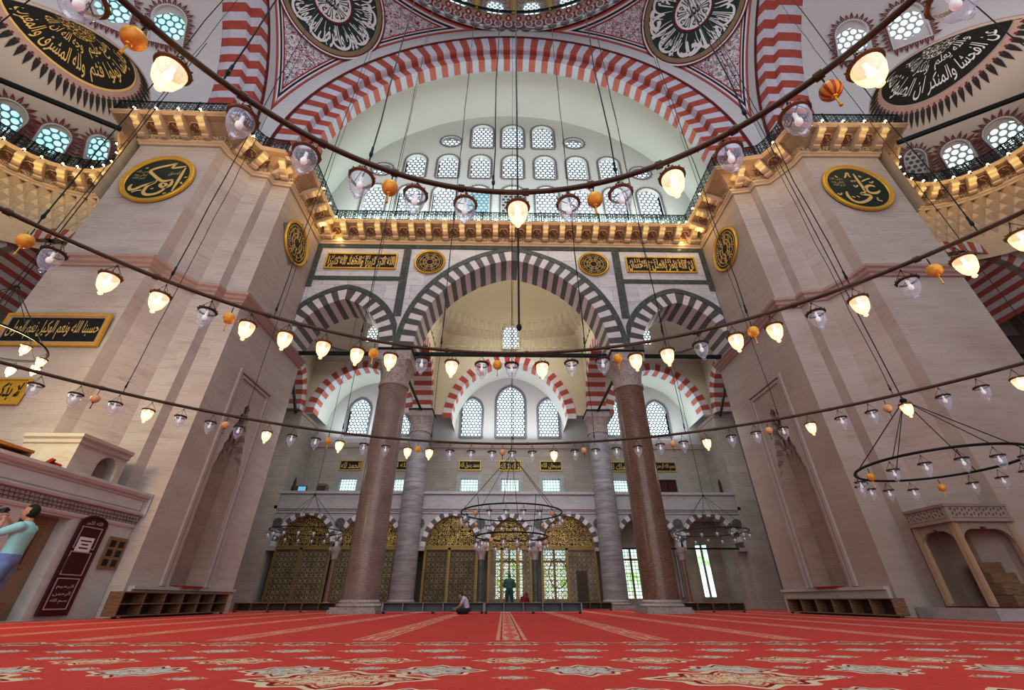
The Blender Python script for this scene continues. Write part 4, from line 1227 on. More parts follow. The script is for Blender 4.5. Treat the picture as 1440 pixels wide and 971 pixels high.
# ------------------------------------------------------------------ the aisle behind the arcade
def build_aisle():
    T = MAT
    YB, YW = 31.0, 34.0
    # --- red and white arches standing on the back columns (front face y = 31)
    spec = [(0, 4.55, 5.05, .68, 39, 12.6), (-11.75, 3.55, 4.0, .62, 31, 13.0), (11.75, 3.55, 4.0, .62, 31, 13.0)]
    outer = [(-17.6, 22.5), (-17.6, 12.9)]
    for cx, a, h, t, n, z0 in sorted(spec): outer += [(cx - a, 12.9)] + pointed(cx, z0, a, h, 40) + [(cx + a, 12.9)]
    outer += [(17.6, 12.9), (17.6, 22.5)]
    hole = [(-.62, 18.9)] + pointed(.1, 20.4, .66, .72, 16)[0:0] + [(-.56, 20.4)] + pointed(.1, 20.4, .66, .75, 12)[1:-1] + [(.76, 20.4), (.76, 18.9)]
    mb = MB(); mb.plate(outer, [], XZ, YB + .02, YB + .6, 0, outer_side=False)
    o = mb.build('wall_aisle_arches', T['plaster_y']); struct(o, 'ivory wall over the rear columns with three striped arches', 'wall')
    mb = MB()
    for cx, a, h, t, n, z0 in spec:
        pts = pointed(cx, z0, a, h, n); arch_ring(mb, cx, z0, a - .0, h, t, n, XZ, YB - .05, YB + .95, (0, 1), sub=1)
    # soffit strip in lit stone copies, window light put into the colour
    o2 = mb.build('arch_voussoirs', [T['vr'], T['vw']], o)
    mb = MB()
    for cx, a, h, t, n, z0 in spec: arch_ring(mb, cx, z0, a - .02, h - .02, .02, n, XZ, YB - .04, YB + .98, (0, 1), sub=1)
    mb.build('arch_soffit', [T['vrl'], T['vbl']], o)
    mb = MB()                                                       # plastered tunnel to the window wall
    for cx, a, h, t, n, z0 in spec:
        for p0, p1 in zip(pointed(cx, z0, a, h, 40), pointed(cx, z0, a, h, 40)[1:]):
            mb.quad((*[p0[0]], YB + .95, p0[1]), (p1[0], YB + .95, p1[1]), (p1[0], YW, p1[1]), (p0[0], YW, p0[1]))
    struct(mb.build('ceiling_aisle_vaults', T['plaster_g'], smooth=40), 'white tunnel vaults in front of the aisle windows', 'vault')
    # --- window wall (y = 34)
    wins = [(.13, 12.15, 2.35, 4.6), (-3.2, 12.15, 1.65, 3.45), (3.38, 12.15, 1.65, 3.45)]
    for s in (-1, 1): wins += [(s * 12.75, 12.3, 1.7, 3.15), (s * 9.2, 12.3, 1.7, 3.15)]
    holes = []
    for x, z, w, h in wins:
        hs = h - w / 2 * 1.25; holes.append([(x - w / 2, z)] + pointed(x, z + hs, w / 2, h - hs, 20) + [(x + w / 2, z)])
    sq = [(.08, 7.68), (-3.13, 7.68), (3.37, 7.68)] + [(s * x, 7.65) for s in (-1, 1) for x in (12.6, 8.8)]
    for x, z in sq:
        holes.append([(x - .68, z), (x - .68, z + 1.04), (x + .68, z + 1.04), (x + .68, z)])
    dn = [(0.05, .55, 1.9, 3.1), (3.3, .55, 1.9, 3.1), (-3.6, .55, 1.9, 3.1), (8.9, .6, 2.0, 3.2), (-9.3, .6, 2.0, 3.2), (-13.6, .6, 2.0, 3.2)]
    for x, z, w, h in dn: holes.append([(x - w / 2, z), (x - w / 2, z + h), (x + w / 2, z + h), (x + w / 2, z)])
    hi = [h_ for h_ in holes]
    mb = MB()
    def band(z0, z1, mi):
        hs_ = [h_ for h_ in holes if z0 < h_[0][1] < z1]
        mb.plate([(-17.6, z0), (17.6, z0), (17.6, z1), (-17.6, z1)], hs_, XZ, YW, YW + .5, mi, outer_side=False)
    band(0, 6, 0); band(6, 11.6, 0); band(11.6, 19.5, 1)
    mb.box(-17, 17, YW - .12, YW, 11.15, 11.35, 2)
    struct(mb.build('wall_rear', [T['wallstone'], T['plaster'], T['mould_red']]), 'rear stone wall of the aisle with three tiers of windows', 'wall')
    names = ['tall pointed honeycomb window in the middle of the rear wall', 'left flanking honeycomb window of the rear central bay', 'right flanking honeycomb window of the rear central bay',
             'outer honeycomb window of the left rear bay', 'inner honeycomb window of the left rear bay, beside the column', 'outer honeycomb window of the right rear bay', 'inner honeycomb window of the right rear bay, beside the column']
    for (x, z, w, h), lb in zip(wins, names):
        window(nextw(), wall_mat(x, YW, z), w, h, T['glz_l'], T['fr_blue'], 'scallop', 'arch', lb, 24, .32, .10, .10, pointed_top=True)
    k = 0
    for x, z in sq:
        r = MB(); f = .16
        F = [(x - .68, z), (x + .68, z + 1.04)]
        for (x0, x1, z0, z1) in ((x - 1.0, x - .68, z - .3, z + 1.36), (x + .68, x + 1.0, z - .3, z + 1.36), (x - .68, x + .68, z + 1.04, z + 1.36), (x - .68, x + .68, z - .3, z)):
            r.box(x0, x1, YW - .05, YW + .02, z0, z1)
        ww = ['middle', 'left', 'right', 'outer left bay', 'inner left bay', 'outer right bay', 'inner right bay'][k]
        shut = (x > 12)
        o = r.build(f'window_{nextw()}', T['marble_plain']); struct(o, f'small square {"window with closed brown shutters" if shut else "barred window"} above the gallery, {ww}', 'window')
        p = MB(); p.quad((x - .68, YW + .45, z), (x + .68, YW + .45, z), (x + .68, YW + .45, z + 1.04), (x - .68, YW + .45, z + 1.04)); p.build('window_pane', T['wood'] if shut else T['outdoor'], o)
        if not shut:
            p = MB(); p.quad((x - .68, YW + .3, z), (x + .68, YW + .3, z), (x + .68, YW + .3, z + 1.04), (x - .68, YW + .3, z + 1.04)); p.build('window_bars', T['bars'], o)
        else:
            p = MB()
            for x0, x1 in ((x - .66, x - .03), (x + .03, x + .66)): p.box(x0, x1, YW + .1, YW + .16, z + .03, z + 1.0)
            p.build('shutter', T['maroon'], o)
        k += 1
        # gilt framed inscription above
        c = empty('inscription_plaque', (x, YW - .05, z + 2.06)); tag(c, f'small black inscription panel with gilt frame above the {ww} square window', 'panel')
        p = MB(); p.box(-.85, .85, -.02, .03, -.36, .36); q = p.build('dark_field', T['black'], c)
        p = MB()
        for (x0, x1, z0, z1) in ((-.88, .88, .32, .39), (-.88, .88, -.39, -.32), (-.88, -.81, -.32, .32), (.81, .88, -.32, .32)): p.box(x0, x1, -.05, .02, z0, z1)
        p.build('gilt_frame', T['gold'], c)
        p = MB(); t = ['لا اله الا الله', 'محمد رسول الله', 'سبحان الله', 'الحمد لله', 'الله اكبر', 'بسم الله الرحمن', 'الملك لله'][k - 1]
        put_text(p, shape_ar(t), lambda u, v: (-.76 + 1.52 * u, -.03, -.25 + .5 * v), 0, .02); p.build('calligraphy', T['goldl'], c)
    for i, (x, z, w, h) in enumerate(dn):
        mbf = MB()
        for (x0, x1, z0, z1) in ((x - w / 2 - .3, x - w / 2, z - .1, z + h + .25), (x + w / 2, x + w / 2 + .3, z - .1, z + h + .25), (x - w / 2, x + w / 2, z + h, z + h + .25)): mbf.box(x0, x1, YW - .06, YW + .02, z0, z1)
        lit = i in (0, 1, 3)
        o = mbf.build(f'window_{nextw()}', T['marble_plain']); struct(o, f'tall barred ground floor window with garden daylight, {["centre bay", "centre bay right", "centre bay left", "right bay", "left bay inner", "left bay outer"][i]}', 'window')
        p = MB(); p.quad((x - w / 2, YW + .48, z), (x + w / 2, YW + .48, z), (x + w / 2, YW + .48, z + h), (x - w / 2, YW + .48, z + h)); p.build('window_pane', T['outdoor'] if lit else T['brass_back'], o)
        p = MB(); p.quad((x - w / 2, YW + .3, z), (x + w / 2, YW + .3, z), (x + w / 2, YW + .3, z + h), (x - w / 2, YW + .3, z + h)); p.build('window_bars', T['bars'], o)
        p = MB(); p.box(x - .07, x + .07, YW + .2, YW + .3, z, z + h); p.box(x - w / 2, x + w / 2, YW + .2, YW + .3, z + h * .74, z + h * .78); p.build('casement_frame', T['brass_s'], o)
    # --- gallery: front wall with low arches, parapet, floor
    arches = [(-3.88, 1.72, 1.95), (.03, 1.38, 1.85), (3.96, 1.78, 1.95)] + [(s * 9.38, 1.98, 1.95) for s in (-1, 1)] + [(s * 13.7, 1.80, 1.95) for s in (-1, 1)]
    base = 3.55
    outer = [(-16.2, 6.6), (-16.2, 3.3)]
    for cx, a, h in sorted(arches): outer += [(cx - a, 3.3)] + pointed(cx, base, a, h, 22) + [(cx + a, 3.3)]
    outer += [(16.2, 3.3), (16.2, 6.6)]
    mb = MB(); mb.plate(outer, [], XZ, 31.0, 31.5, 0, back=True)
    mb.box(-16.2, 16.2, 30.95, 31.0, 5.62, 5.74, 1); mb.box(-16.2, 16.2, 30.9, 31.0, 5.90, 6.10, 1); mb.box(-16.2, 16.2, 30.86, 31.05, 6.9, 7.08, 1)
    mb.box(-16.2, 16.2, 31.0, 31.2, 6.6, 7.0, 0); mb.box(-16.2, 16.2, 31.2, 34, 5.9, 6.05, 0)
    mb.box(-16.2, 16.2, 31.0, 34, 5.6, 5.9, 2)
    o = struct(mb.build('wall_gallery_front', [T['marble_plain'], T['marble_plain'], T['wallstone']]), 'low marble arcade carrying the gallery parapet', 'wall')
    mb = MB()
    for cx, a, h in arches: arch_ring(mb, cx, base, a, h, .34, 21, XZ, 30.97, 31.5, (0, 1), sub=1)
    mb.build('arch_voussoirs', [T['vw'], T['vg']], o)
    mb = MB()
    for x in (-6.1, -1.95, 2.0, 6.1, 11.6, -11.5, 15.7, -15.7, 7.25, -7.25):
        mb.prism([(x + .32 * math.cos(2 * PI * i / 20), 5.0 + .32 * math.sin(2 * PI * i / 20)) for i in range(20)], XZ, 30.93, 31.0, 0)
    mb.build('dark_disc', T['verd'], o)
    mb = MB(); mb.sweep([(-16.2, 31), (16.2, 31)], [(0, 5.75), (.05, 5.78), (.05, 5.88), (.0, 5.9)], 0, side=-1); mb.build('dentil_band', T['capital'], o)
    # slender columns of the low arcade
    for x, m, lb in ((-1.83, T['verd'], 'dark green'), (1.72, T['verd'], 'dark green'), (-11.5, T['granite_d'], 'reddish'), (11.55, T['granite_d'], 'reddish')):
        c = empty('slender_column', (x, 31.2, 0)); tag(c, f'slender {lb} column {"left" if x < 0 else "right"} of the middle under the gallery', 'column')
        p = MB(); p.lathe([(.24, .0), (.24, .35), (.2, .4)], 14); p.build('column_base', T['capital'], c, smooth=40)
        p = MB(); p.lathe([(.19, .4), (.175, 2.75)], 16); p.build('column_shaft', m, c, smooth=40)
        p = MB(); p.lathe([(.18, 2.75), (.22, 2.8), (.2, 2.9), (.3, 3.2), (.34, 3.3), (.34, 3.55)], 12); p.build('column_capital', T['capital'], c, smooth=40)
    # brass screens filling the low arches
    def screen(cx, a, h, op, label, kind='brass', back=False, door=False):
        g = empty('brass_screen', (cx, 31.3, .2)); tag(g, label, 'screen')
        def L(mbx, nm, m): q = mbx.build(nm, m); q.parent = g; q.location = -g.location; return q
        y = 31.3
        p = MB(); arc = pointed(cx, base, a - .02, h - .02, 22)
        t = tessellate_polygon([[Vector((u, v, 0)) for u, v in arc]]); p.add([(u, y, v) for u, v in arc], t); L(p, 'lunette_scrollwork', T['scroll'])
        p = MB()
        xs = [cx - a, cx - a * .06, cx + a] if op != 'mid' else [cx - a, cx - .52, cx + .52, cx + a]
        for x0, x1 in zip(xs, xs[1:]): p.quad((x0, y, .25), (x1, y, .25), (x1, y, 3.4), (x0, y, 3.4))
        L(p, 'pierced_panel', T[kind])
        if back:
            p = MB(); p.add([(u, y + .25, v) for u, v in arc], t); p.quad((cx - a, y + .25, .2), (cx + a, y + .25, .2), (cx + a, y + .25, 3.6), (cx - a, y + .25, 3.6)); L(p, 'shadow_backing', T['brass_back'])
        p = MB()
        p.box(cx - a, cx + a, y - .1, y + .08, 3.38, 3.62); p.box(cx - a, cx + a, y - .06, y + .06, .2, .32)
        for x0 in xs[0:1] + xs[-1:]: p.box(x0 - .06, x0 + .10, y - .08, y + .08, .2, 3.5)
        for x0 in xs[1:-1]: p.box(x0 - .09, x0 + .09, y - .1, y + .1, .2, 3.5)
        p.tube([(u, y - .06, v) for u, v in arc], .06, 5)
        L(p, 'brass_frame', T['brass_s'])
        if op == 'mid' or op == 'left':
            p = MB(); q0 = cx if op == 'mid' else cx - .75
            p.tube([(q0 + .6 * math.cos(2 * PI * i / 24), y - .03, 2.0 + .85 * math.sin(2 * PI * i / 24)) for i in range(24)], .03, 4, closed=True); L(p, 'oval_hoop', T['brass_s'])
        if door:
            p = MB(); p.box(cx + .45, cx + 1.15, y - .04, y + .05, .25, 2.15); L(p, 'small_door', T['woodi'])
        return g
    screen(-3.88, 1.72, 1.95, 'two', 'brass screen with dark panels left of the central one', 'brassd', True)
    screen(.03, 1.38, 1.85, 'mid', 'narrow central brass screen with garden light behind it', 'brass', False)
    screen(3.96, 1.78, 1.95, 'left', 'brass screen with a bright left panel and small door, right of centre', 'brass', False, True)
    screen(-13.7, 1.80, 1.95, 'two', 'golden brass screen at the far left, under a small chandelier', 'brass', True)
    screen(-9.38, 1.98, 1.95, 'two', 'golden brass screen partly hidden by the pink granite column', 'brass', True)
    # right bay: open arches, inner lobby walls
    mb = MB(); mb.box(6.6, 7.2, 31.5, 34, 0, 5.6); mb.box(15.5, 16.2, 31.5, 34, 0, 5.6); mb.quad((11.9, 33.9, 0), (15.6, 33.9, 0), (15.6, 33.9, 5.6), (11.9, 33.9, 5.6), 1)
    struct(mb.build('wall_lobby', [T['wallstone'], T['niche']]), 'stone lobby walls behind the open arches on the right', 'wall')
    o = empty('open_casement', (12.4, 32.8, .6)); tag(o, 'tall glazed casement standing open under the right chandelier', 'window')
    for i, (x, rz) in enumerate(((-.55, 75), (.75, -35))):
        a = math.radians(rz); dx, dy = math.cos(a), math.sin(a)
        p = MB(); q = p
        def V(u, z, d=0): return (x + dx * u - dy * d, dy * u + dx * d, z)
        for (u0, u1, z0, z1) in ((0, .08, 0, 3.3), (.82, .9, 0, 3.3), (0, .9, 0, .08), (0, .9, 3.22, 3.3), (.38, .52, 0, 3.3)):
            p.add([V(u0, z0, -.03), V(u1, z0, -.03), V(u1, z1, -.03), V(u0, z1, -.03), V(u0, z0, .03), V(u1, z0, .03), V(u1, z1, .03), V(u0, z1, .03)], [(0, 1, 2, 3), (7, 6, 5, 4), (0, 4, 5, 1), (1, 5, 6, 2), (2, 6, 7, 3), (3, 7, 4, 0)])
        p.build('casement_frame', T['fr_blue'], o)
        p = MB(); p.quad(V(.05, .05), V(.86, .05), V(.86, 3.25), V(.05, 3.25)); p.build('casement_glass', T['outdoor'], o)
    mb = MB(); mb.box(7.0, 15.8, 31.1, 31.2, 3.42, 3.52)
    tag(mb.build('iron_rod', T['iron'], loc=(11.4, 31.15, 3.47)), 'thin black iron rod across the open arches on the right', 'rod')
    # --- piers at the ends of the aisle and its end walls
    for s, nm in ((-1, 'left'), (1, 'right')):
        mb = MB(); xs = sorted((16.0 * s, 17.5 * s)); mb.box(xs[0], xs[1], 30.9, 34, 0, 13.0)
        mb.quad((17.5 * s, 31.6, 0), (24 * s, 31.6, 0), (24 * s, 31.6, 14), (17.5 * s, 31.6, 14), 0)
        xs = sorted((15.9 * s, 17.6 * s)); mb.box(xs[0], xs[1], 30.8, 34, 12.75, 13.0, 1)
        struct(mb.build(f'wall_aisle_end_{nm}', [T['wallstone'], T['mould_red']]), f'stone respond at the {nm} end of the aisle', 'wall')
        mb = MB()                                                    # striped arches running from rear to front columns
        for x0, x1 in ((s * 6.05, s * 7.45), (s * 16.0, s * 17.4)):
            pts = pointed(26.95, SPR, 3.25, 3.4, 29); d0, d1 = x0, x1
            arch_ring(mb, 26.95, SPR, 3.25, 3.4, .7, 29, YZ, d0, d1, (0, 1), sub=1)
        o = mb.build(f'trim_{3 + (1 if s < 0 else 2)}', [T['vr'], T['vw']]); struct(o, f'red and white cross arches of the aisle on the {nm}', 'arch')
        mb = MB(); out = [(22.9, 13)] + [(26.95 - 3.25, 13)] + pointed(26.95, SPR, 3.25, 3.4, 29)[1:-1] + [(26.95 + 3.25, 13), (31.0, 13), (31.0, 21.6), (22.9, 21.6)]
        mb.plate(out, [], YZ, s * 6.12, s * 7.4, 0, back=True, outer_side=False); mb.plate(out, [], YZ, s * 16.1, s * 17.3, 0, back=True, outer_side=False)
        mb.build('arch_wall', T['plaster_y'], o)
        # plain ceiling of the side bays
        mb = MB(); mb.lathe([(4.6, 0), (4.4, 1.2), (3.6, 2.6), (2.0, 3.5), (.01, 3.8)], 32, (s * 11.7, 27, 18.4), sy=.86); 
        for i in range(32):
            p = [(s * 11.7 + 4.6 * math.cos(2 * PI * q / 32), 27 + 4.6 * math.sin(2 * PI * q / 32)) for q in (i, i + 1)]
            cl = lambda x, y: (min(max(s * 11.7 + (x - s * 11.7) * 2.2, s * 11.7 - 4.4), s * 11.7 + 4.4), min(max(27 + (y - 27) * 2.2, 22.95), 30.98))
            p = [(x, min(max(y, 22.96), 30.97)) for x, y in p]
            mb.quad((*p[0], 18.4), (*p[1], 18.4), (*cl(*p[1]), 17.6), (*cl(*p[0]), 17.6))
        struct(mb.build(f'ceiling_side_bay_{nm}', T['plaster_t'], smooth=40), f'small buff dome over the {nm} side bay of the aisle', 'dome')
        m4 = wall_mat(s * 11.6, 30.2, 19.0)
        window(nextw(), m4, .85, 1.6, T['glz_l'], T['plaster_t'], label=f'small blue window high in the {nm} side bay', depth=.05, framew=.06)
        mb = MB(); mb.tube([(s * 6.72, 22.7, SPR - .1), (s * 6.75, 30.4, SPR - .1)], .1, 6)
        tag(mb.build('tie_beam', T['iron'], loc=(s * 6.7, 26.5, SPR - .1)), f'black iron tie beam running back from the {nm} granite column', 'beam')
        mb = MB(); mb.tube([(s * 13.3, 23.2, SPR - .9), (s * 16.6, 31, SPR - .1)], .1, 6)
        tag(mb.build('tie_beam', T['iron'], loc=(s * 15, 27, SPR - .5)), f'black iron tie beam between the {nm} pier and the end respond', 'beam')
    # --- dome over the centre bay with its stalactite ring
    cx, cy, rx, ry, zr = 0, 26.3, 6.0, 4.6, 21.4
    mb = MB(); n = 72
    prof = [(1 - .0 * t, 0) for t in (0,)]
    for i in range(10):
        t0, t1 = PI / 2 * i / 10, PI / 2 * (i + 1) / 10
        for k in range(n):
            P = lambda t, q: (cx + rx * math.cos(t) * math.cos(2 * PI * q / n), cy + ry * math.cos(t) * math.sin(2 * PI * q / n), zr + 4.6 * math.sin(t))
            mb.quad(P(t0, k), P(t0, k + 1), P(t1, k + 1), P(t1, k))
    o = mb.build('ceiling_centre_bay', T['plaster_y'], smooth=60); struct(o, 'ivory dome over the middle bay of the aisle', 'dome')
    mb = MB(); N = 216
    def ring(t, k):
        a = 2 * PI * k / N; c, sn = math.cos(a), math.sin(a)
        q = 1 / max(abs(c) / 6.1, abs(sn) / 4.75); rx_, ry_ = rx * c, ry * sn
        sx, sy = q * c, q * sn; e = min(1, t * 1.15)
        x, y = rx_ * (1 - e) + sx * e, ry_ * (1 - e) + sy * e
        tooth = (.22 * (1 if (k // 2 + int(t * 5)) % 2 else 0)) * (1 - .3 * t)
        tier = int(t * 4); fr = t * 4 - tier; f_ = 1.0 - .040 * (1 - fr) * (1 if tier else 0) - .034 * (1 if ((k // 2) + tier) % 2 else 0) * (1 - fr * .8)
        return (cx + x * f_, cy + y * f_, zr - t * 3.1)
    R = 20
    v = [ring(j / R * .999, k) for j in range(R + 1) for k in range(N)]
    mb.add(v, [(j * N + k, j * N + (k + 1) % N, (j + 1) * N + (k + 1) % N, (j + 1) * N + k) for j in range(R) for k in range(N) if (k < 112 or k > 211 or j < 3) and not (50 <= k <= 57 and j > 2)])
    mb.tube([(cx + (rx - .05) * math.cos(2 * PI * k / 72), cy + (ry - .05) * math.sin(2 * PI * k / 72), zr) for k in range(72)], .07, 5, closed=True)
    mb.build('stalactite_ring', T['plaster_y'], o)
    window(nextw(), wall_mat(.1, 30.8, 18.85), 1.3, 2.25, T['glz_l'], T['plaster_y'], label='small arched window under the ivory aisle dome', depth=.1, framew=.1)
    # crenel-like pockets in the squinches
    # --- columns
    for s, nm in ((-1, 'left'), (1, 'right')):
        column('granite_column', s * 6.74, 22.0, .80, .78, SPR, None, T['granite'] if s < 0 else T['granite_d'], f'{"pink speckled" if s < 0 else "brown polished"} granite column of the arcade on the {nm}')
        column('marble_column', s * 6.75, 30.9, .78, .72, SPR, None, T['banded'], f'grey banded marble column at the back of the aisle on the {nm}', 1.5)
# ------------------------------------------------------------------ lamps and ring chandeliers
RC = (-.35, -.30); RZ = 4.5
def lamp_parts(lit, dark=False, sc_=1.0, detailed=True):
    """a bell-shaped glass on three wires; returns a list of (part name, MB, material)"""
    T = MAT; n = 20 if detailed else 10; k = sc_
    g = MB(); g.lathe([(.108 * k, -.235 * k), (.112 * k, -.26 * k), (.106 * k, -.33 * k), (.085 * k, -.41 * k), (.050 * k, -.462 * k), (.026 * k, -.478 * k), (.022 * k, -.488 * k), (.030 * k, -.50 * k), (.030 * k, -.512 * k), (.016 * k, -.528 * k), (.001, -.532 * k)], n)
    r = MB(); r.lathe([(.108 * k, -.245 * k), (.128 * k, -.238 * k), (.136 * k, -.225 * k), (.128 * k, -.212 * k), (.106 * k, -.218 * k), (.108 * k, -.245 * k)], n)
    if detailed:
        for q in range(12): a = 2 * PI * q / 12; r.ball((.132 * k * math.cos(a), .132 * k * math.sin(a), -.208 * k), .009 * k, n=5, m=3)
    b = MB(); b.ball((0, 0, -.335 * k), .034 * k, .034 * k, .046 * k, n=10, m=7); b.tube([(0, 0, -.29 * k), (0, 0, -.215 * k)], .018 * k, 6)
    h = MB()
    for q in range(3):
        a = 2 * PI * q / 3 + .4; h.tube([(0, 0, -.03), (.128 * k * math.cos(a), .128 * k * math.sin(a), -.22 * k)], .0035, 3 if not detailed else 4)
    h.tube([(.012 * math.cos(t), 0, -.035 + .02 * math.sin(t)) for t in [2 * PI * q / 8 for q in range(8)]], .004, 3, closed=True)
    h.tube([(-.128 * k, 0, -.222 * k), (.128 * k, 0, -.222 * k)], .006, 4)
    return [('glass_bowl', g, T['lit'] if lit else T['clear']), ('bulb', b, T['bulb_on'] if lit else T['bulb_off']), ('lamp_rim', r, T['rimd'] if dark else T['rim']), ('hanger_wire', h, T['iron'])]
PROTO = {}
def lamp(kind, loc, label, group, detailed=True, sc_=1.0):
    """kind: L lit, U unlit, E amber egg, P pale egg, S striped gourd"""
    T = MAT; dark = kind == 'U' and not (detailed and group.startswith('lamps of the inner'))
    key = (kind, detailed, round(sc_, 2), dark)
    if key in PROTO: r = dup(PROTO[key])
    else:
        nm = 'glass_lamp' if kind in 'LU' else 'hanging_egg'
        r = empty(nm)
        if kind in 'LU':
            P = lamp_parts(kind == 'L', dark, sc_, detailed)
            made = {}
            for pn, mb, m in P: made[pn] = mb.build(pn, m, made['lamp_rim'] if pn == 'hanger_wire' else r, smooth=50)
        else:
            k = sc_; m = {'E': T['egg'], 'P': T['egg_p'], 'S': T['egg_s']}[kind]
            e = MB(); e.ball((0, 0, -.235 * k), .088 * k, .088 * k, .098 * k, n=20, m=14)
            if kind == 'SS':
                e = MB(); n = 24; prof = [(math.sin(PI * i / 12), -math.cos(PI * i / 12)) for i in range(13)]
                v = [((.095 * pr * (1 + .06 * math.cos(8 * 2 * PI * q / n))) * math.cos(2 * PI * q / n), (.095 * pr * (1 + .06 * math.cos(8 * 2 * PI * q / n))) * math.sin(2 * PI * q / n), -.235 + .088 * pz) for pr, pz in prof for q in range(n)]
                e.add(v, [(i * n + q, i * n + (q + 1) % n, (i + 1) * n + (q + 1) % n, (i + 1) * n + q) for i in range(12) for q in range(n)])
            egg = e.build('egg', m, r, smooth=60)
            e = MB(); e.tube([(0, 0, -.02), (0, 0, -.145 * k)], .007, 5); e.lathe([(.03 * k, -.15 * k), (.02 * k, -.135 * k), (.001, -.13 * k)], 8); e.build('hanger_rod', T['iron'], r)
            e = MB(); e.tube([(0, 0, -.33 * k), (0, 0, -.42 * k), (0, 0, -.47 * k)], [.008, .007, .014], 6); e.lathe([(.03 * k, -.322 * k), (.022 * k, -.338 * k), (.006, -.345 * k)], 8); e.build('tassel', T['gold'] if kind != 'P' else T['rimd'], egg)
        PROTO[key] = r
    r.location = loc; r.rotation_euler = (0, 0, random.random() * 6)
    r['label'] = label; r['category'] = 'lamp' if kind in 'LU' else 'ornament'; r['group'] = group
    return r
RINGS = [('inner', 3.52, 'U-61.7 E-56.9 L-52.5 U-43.7 U-34.6 U-25.9 E-21.2 U-16.8 U-8.0 L1.5 U10.6 E15.3 U19.8 L28.4 U37.2 U46.5 S51.1 L55.2 U63.8', [-47.8, -25.5, -3.1, 19.7, 41.3, -70, 64]),
         ('middle', 7.2, 'E-54.9 U-52.8 L-48.3 L-43.8 U-39.2 E-36.9 L-34.8 L-30.4 L-25.7 L-21.3 E-19.2 L-16.8 U-12.4 L-8.1 U-3.7 E-1.4 U0.7 L5.2 U9.5 U14.0 E16.2 L18.6 L22.9 U27.3 L31.6 E33.8 L36.1 U40.7 L44.9 U49.4 E51.7 L53.9 L58.0', [-66.2, -55, -43.8, -32.4, -21.3, -9.9, 11.7, 22.9, 33.8, 44.9, 56, 67]),
         ('outer', 12.6, 'U-49.3 U-46.5 P-45.1 U-43.5 L-40.8 U-38.0 U-35.2 P-33.8 U-32.4 L-29.5 U-26.8 U-24.1 E-22.7 L-21.3 U-18.4 U-15.7 L-12.9 E-11.6 L-10.1 U-7.4 U-4.6 U-1.8 P-0.4 U0.9 U3.6 L6.5 U9.3 P10.5 U12.0 U14.7 U17.4 U20.2 P21.7 U23.0 L25.7 U28.5 U31.2 P32.6 U34.0 L36.7 U39.6 U42.3 P43.7 L45.1 U48.0 U50.7 L53.1', [-54.5, -43.4, -32.3, -21.3, -10, 1, 12, 23.5, 34.0, 44.6, 55.5])]
KINDN = {'L': 'glowing glass lamp', 'U': 'unlit clear glass lamp', 'E': 'amber ostrich egg', 'P': 'pale ostrich egg', 'S': 'striped orange gourd'}
def build_rings():
    T = MAT
    for nm, r, seq, cab in RINGS:
        o = empty('lamp_ring', (RC[0], RC[1], RZ)); tag(o, f'{nm} great iron lamp ring of the central chandelier, hung on long cables', 'chandelier', 'great concentric lamp rings')
        o['group'] = 'great concentric lamp rings'
        mb = MB(); n = 180; mb.tube([(r * math.sin(2 * PI * i / n), r * math.cos(2 * PI * i / n), 0) for i in range(n)], .030 if r < 12 else .036, 8, closed=True)
        pipe = mb.build('ring_pipe', T['bronze'], o, smooth=50)
        j = None
        for i in range(0, 360, 12):                                  # pipe joints
            a = math.radians(i + 3)
            if j is None: mb = MB(); mb.tube([(-.035, 0, 0), (.035, 0, 0)], .044, 8); j = q = mb.build('pipe_joint', T['bronze'], pipe, smooth=50)
            else: q = dup(j, parent=pipe)
            q.location = (r * math.sin(a), r * math.cos(a), 0); q.rotation_euler = (0, 0, -a)
        cabm = None
        for az in cab:
            a = math.radians(az); x, y = r * math.sin(a), r * math.cos(a)
            if cabm is None:
                mb = MB(); pts = [(.012 * math.sin(i * 1.7), .012 * math.cos(i * 2.1), i * .8) for i in range(51)]
                mb.tube([(0, 0, .0)] + [(0, 0, .12)] + pts[1:], .0075, 5); mb.ball((0, 0, .16), .022, .022, .05, n=6, m=4); mb.tube([(0, 0, .20), (0, 0, .28)], .014, 5)
                cabm = mb.build('suspension_cable', T['iron'], o); c = cabm
            else: c = dup(cabm, parent=o)
            c.location = (x, y, 0)
        items = [(t[0], float(t[1:])) for t in seq.split()]; cnt = {}
        for k, az in items:
            i = cnt.get(k, 0); cnt[k] = i + 1; a = math.radians(az)
            lamp(k, (RC[0] + r * math.sin(a), RC[1] + r * math.cos(a), RZ - .03), f'{KINDN[k]} on the {nm} great ring, {ORD[i]} of its kind from the left', f'lamps of the {nm} great ring', r < 12, 1.0 if k in 'LU' else .96)
    # hoist cable in the middle of the view
    mb = MB(); mb.tube([(-.13, 6.55, 4.9), (-.13, 6.55, 13.0), (-.13, 6.55, 44)], .02, 6); mb.ball((-.13, 6.55, 4.86), .05, .05, .08, n=8, m=6)
    tag(mb.build('hoist_cable', T['iron'], loc=(-.13, 6.55, 4.86)), 'long dark cable falling through the middle of the hall, with a small weight', 'cable')
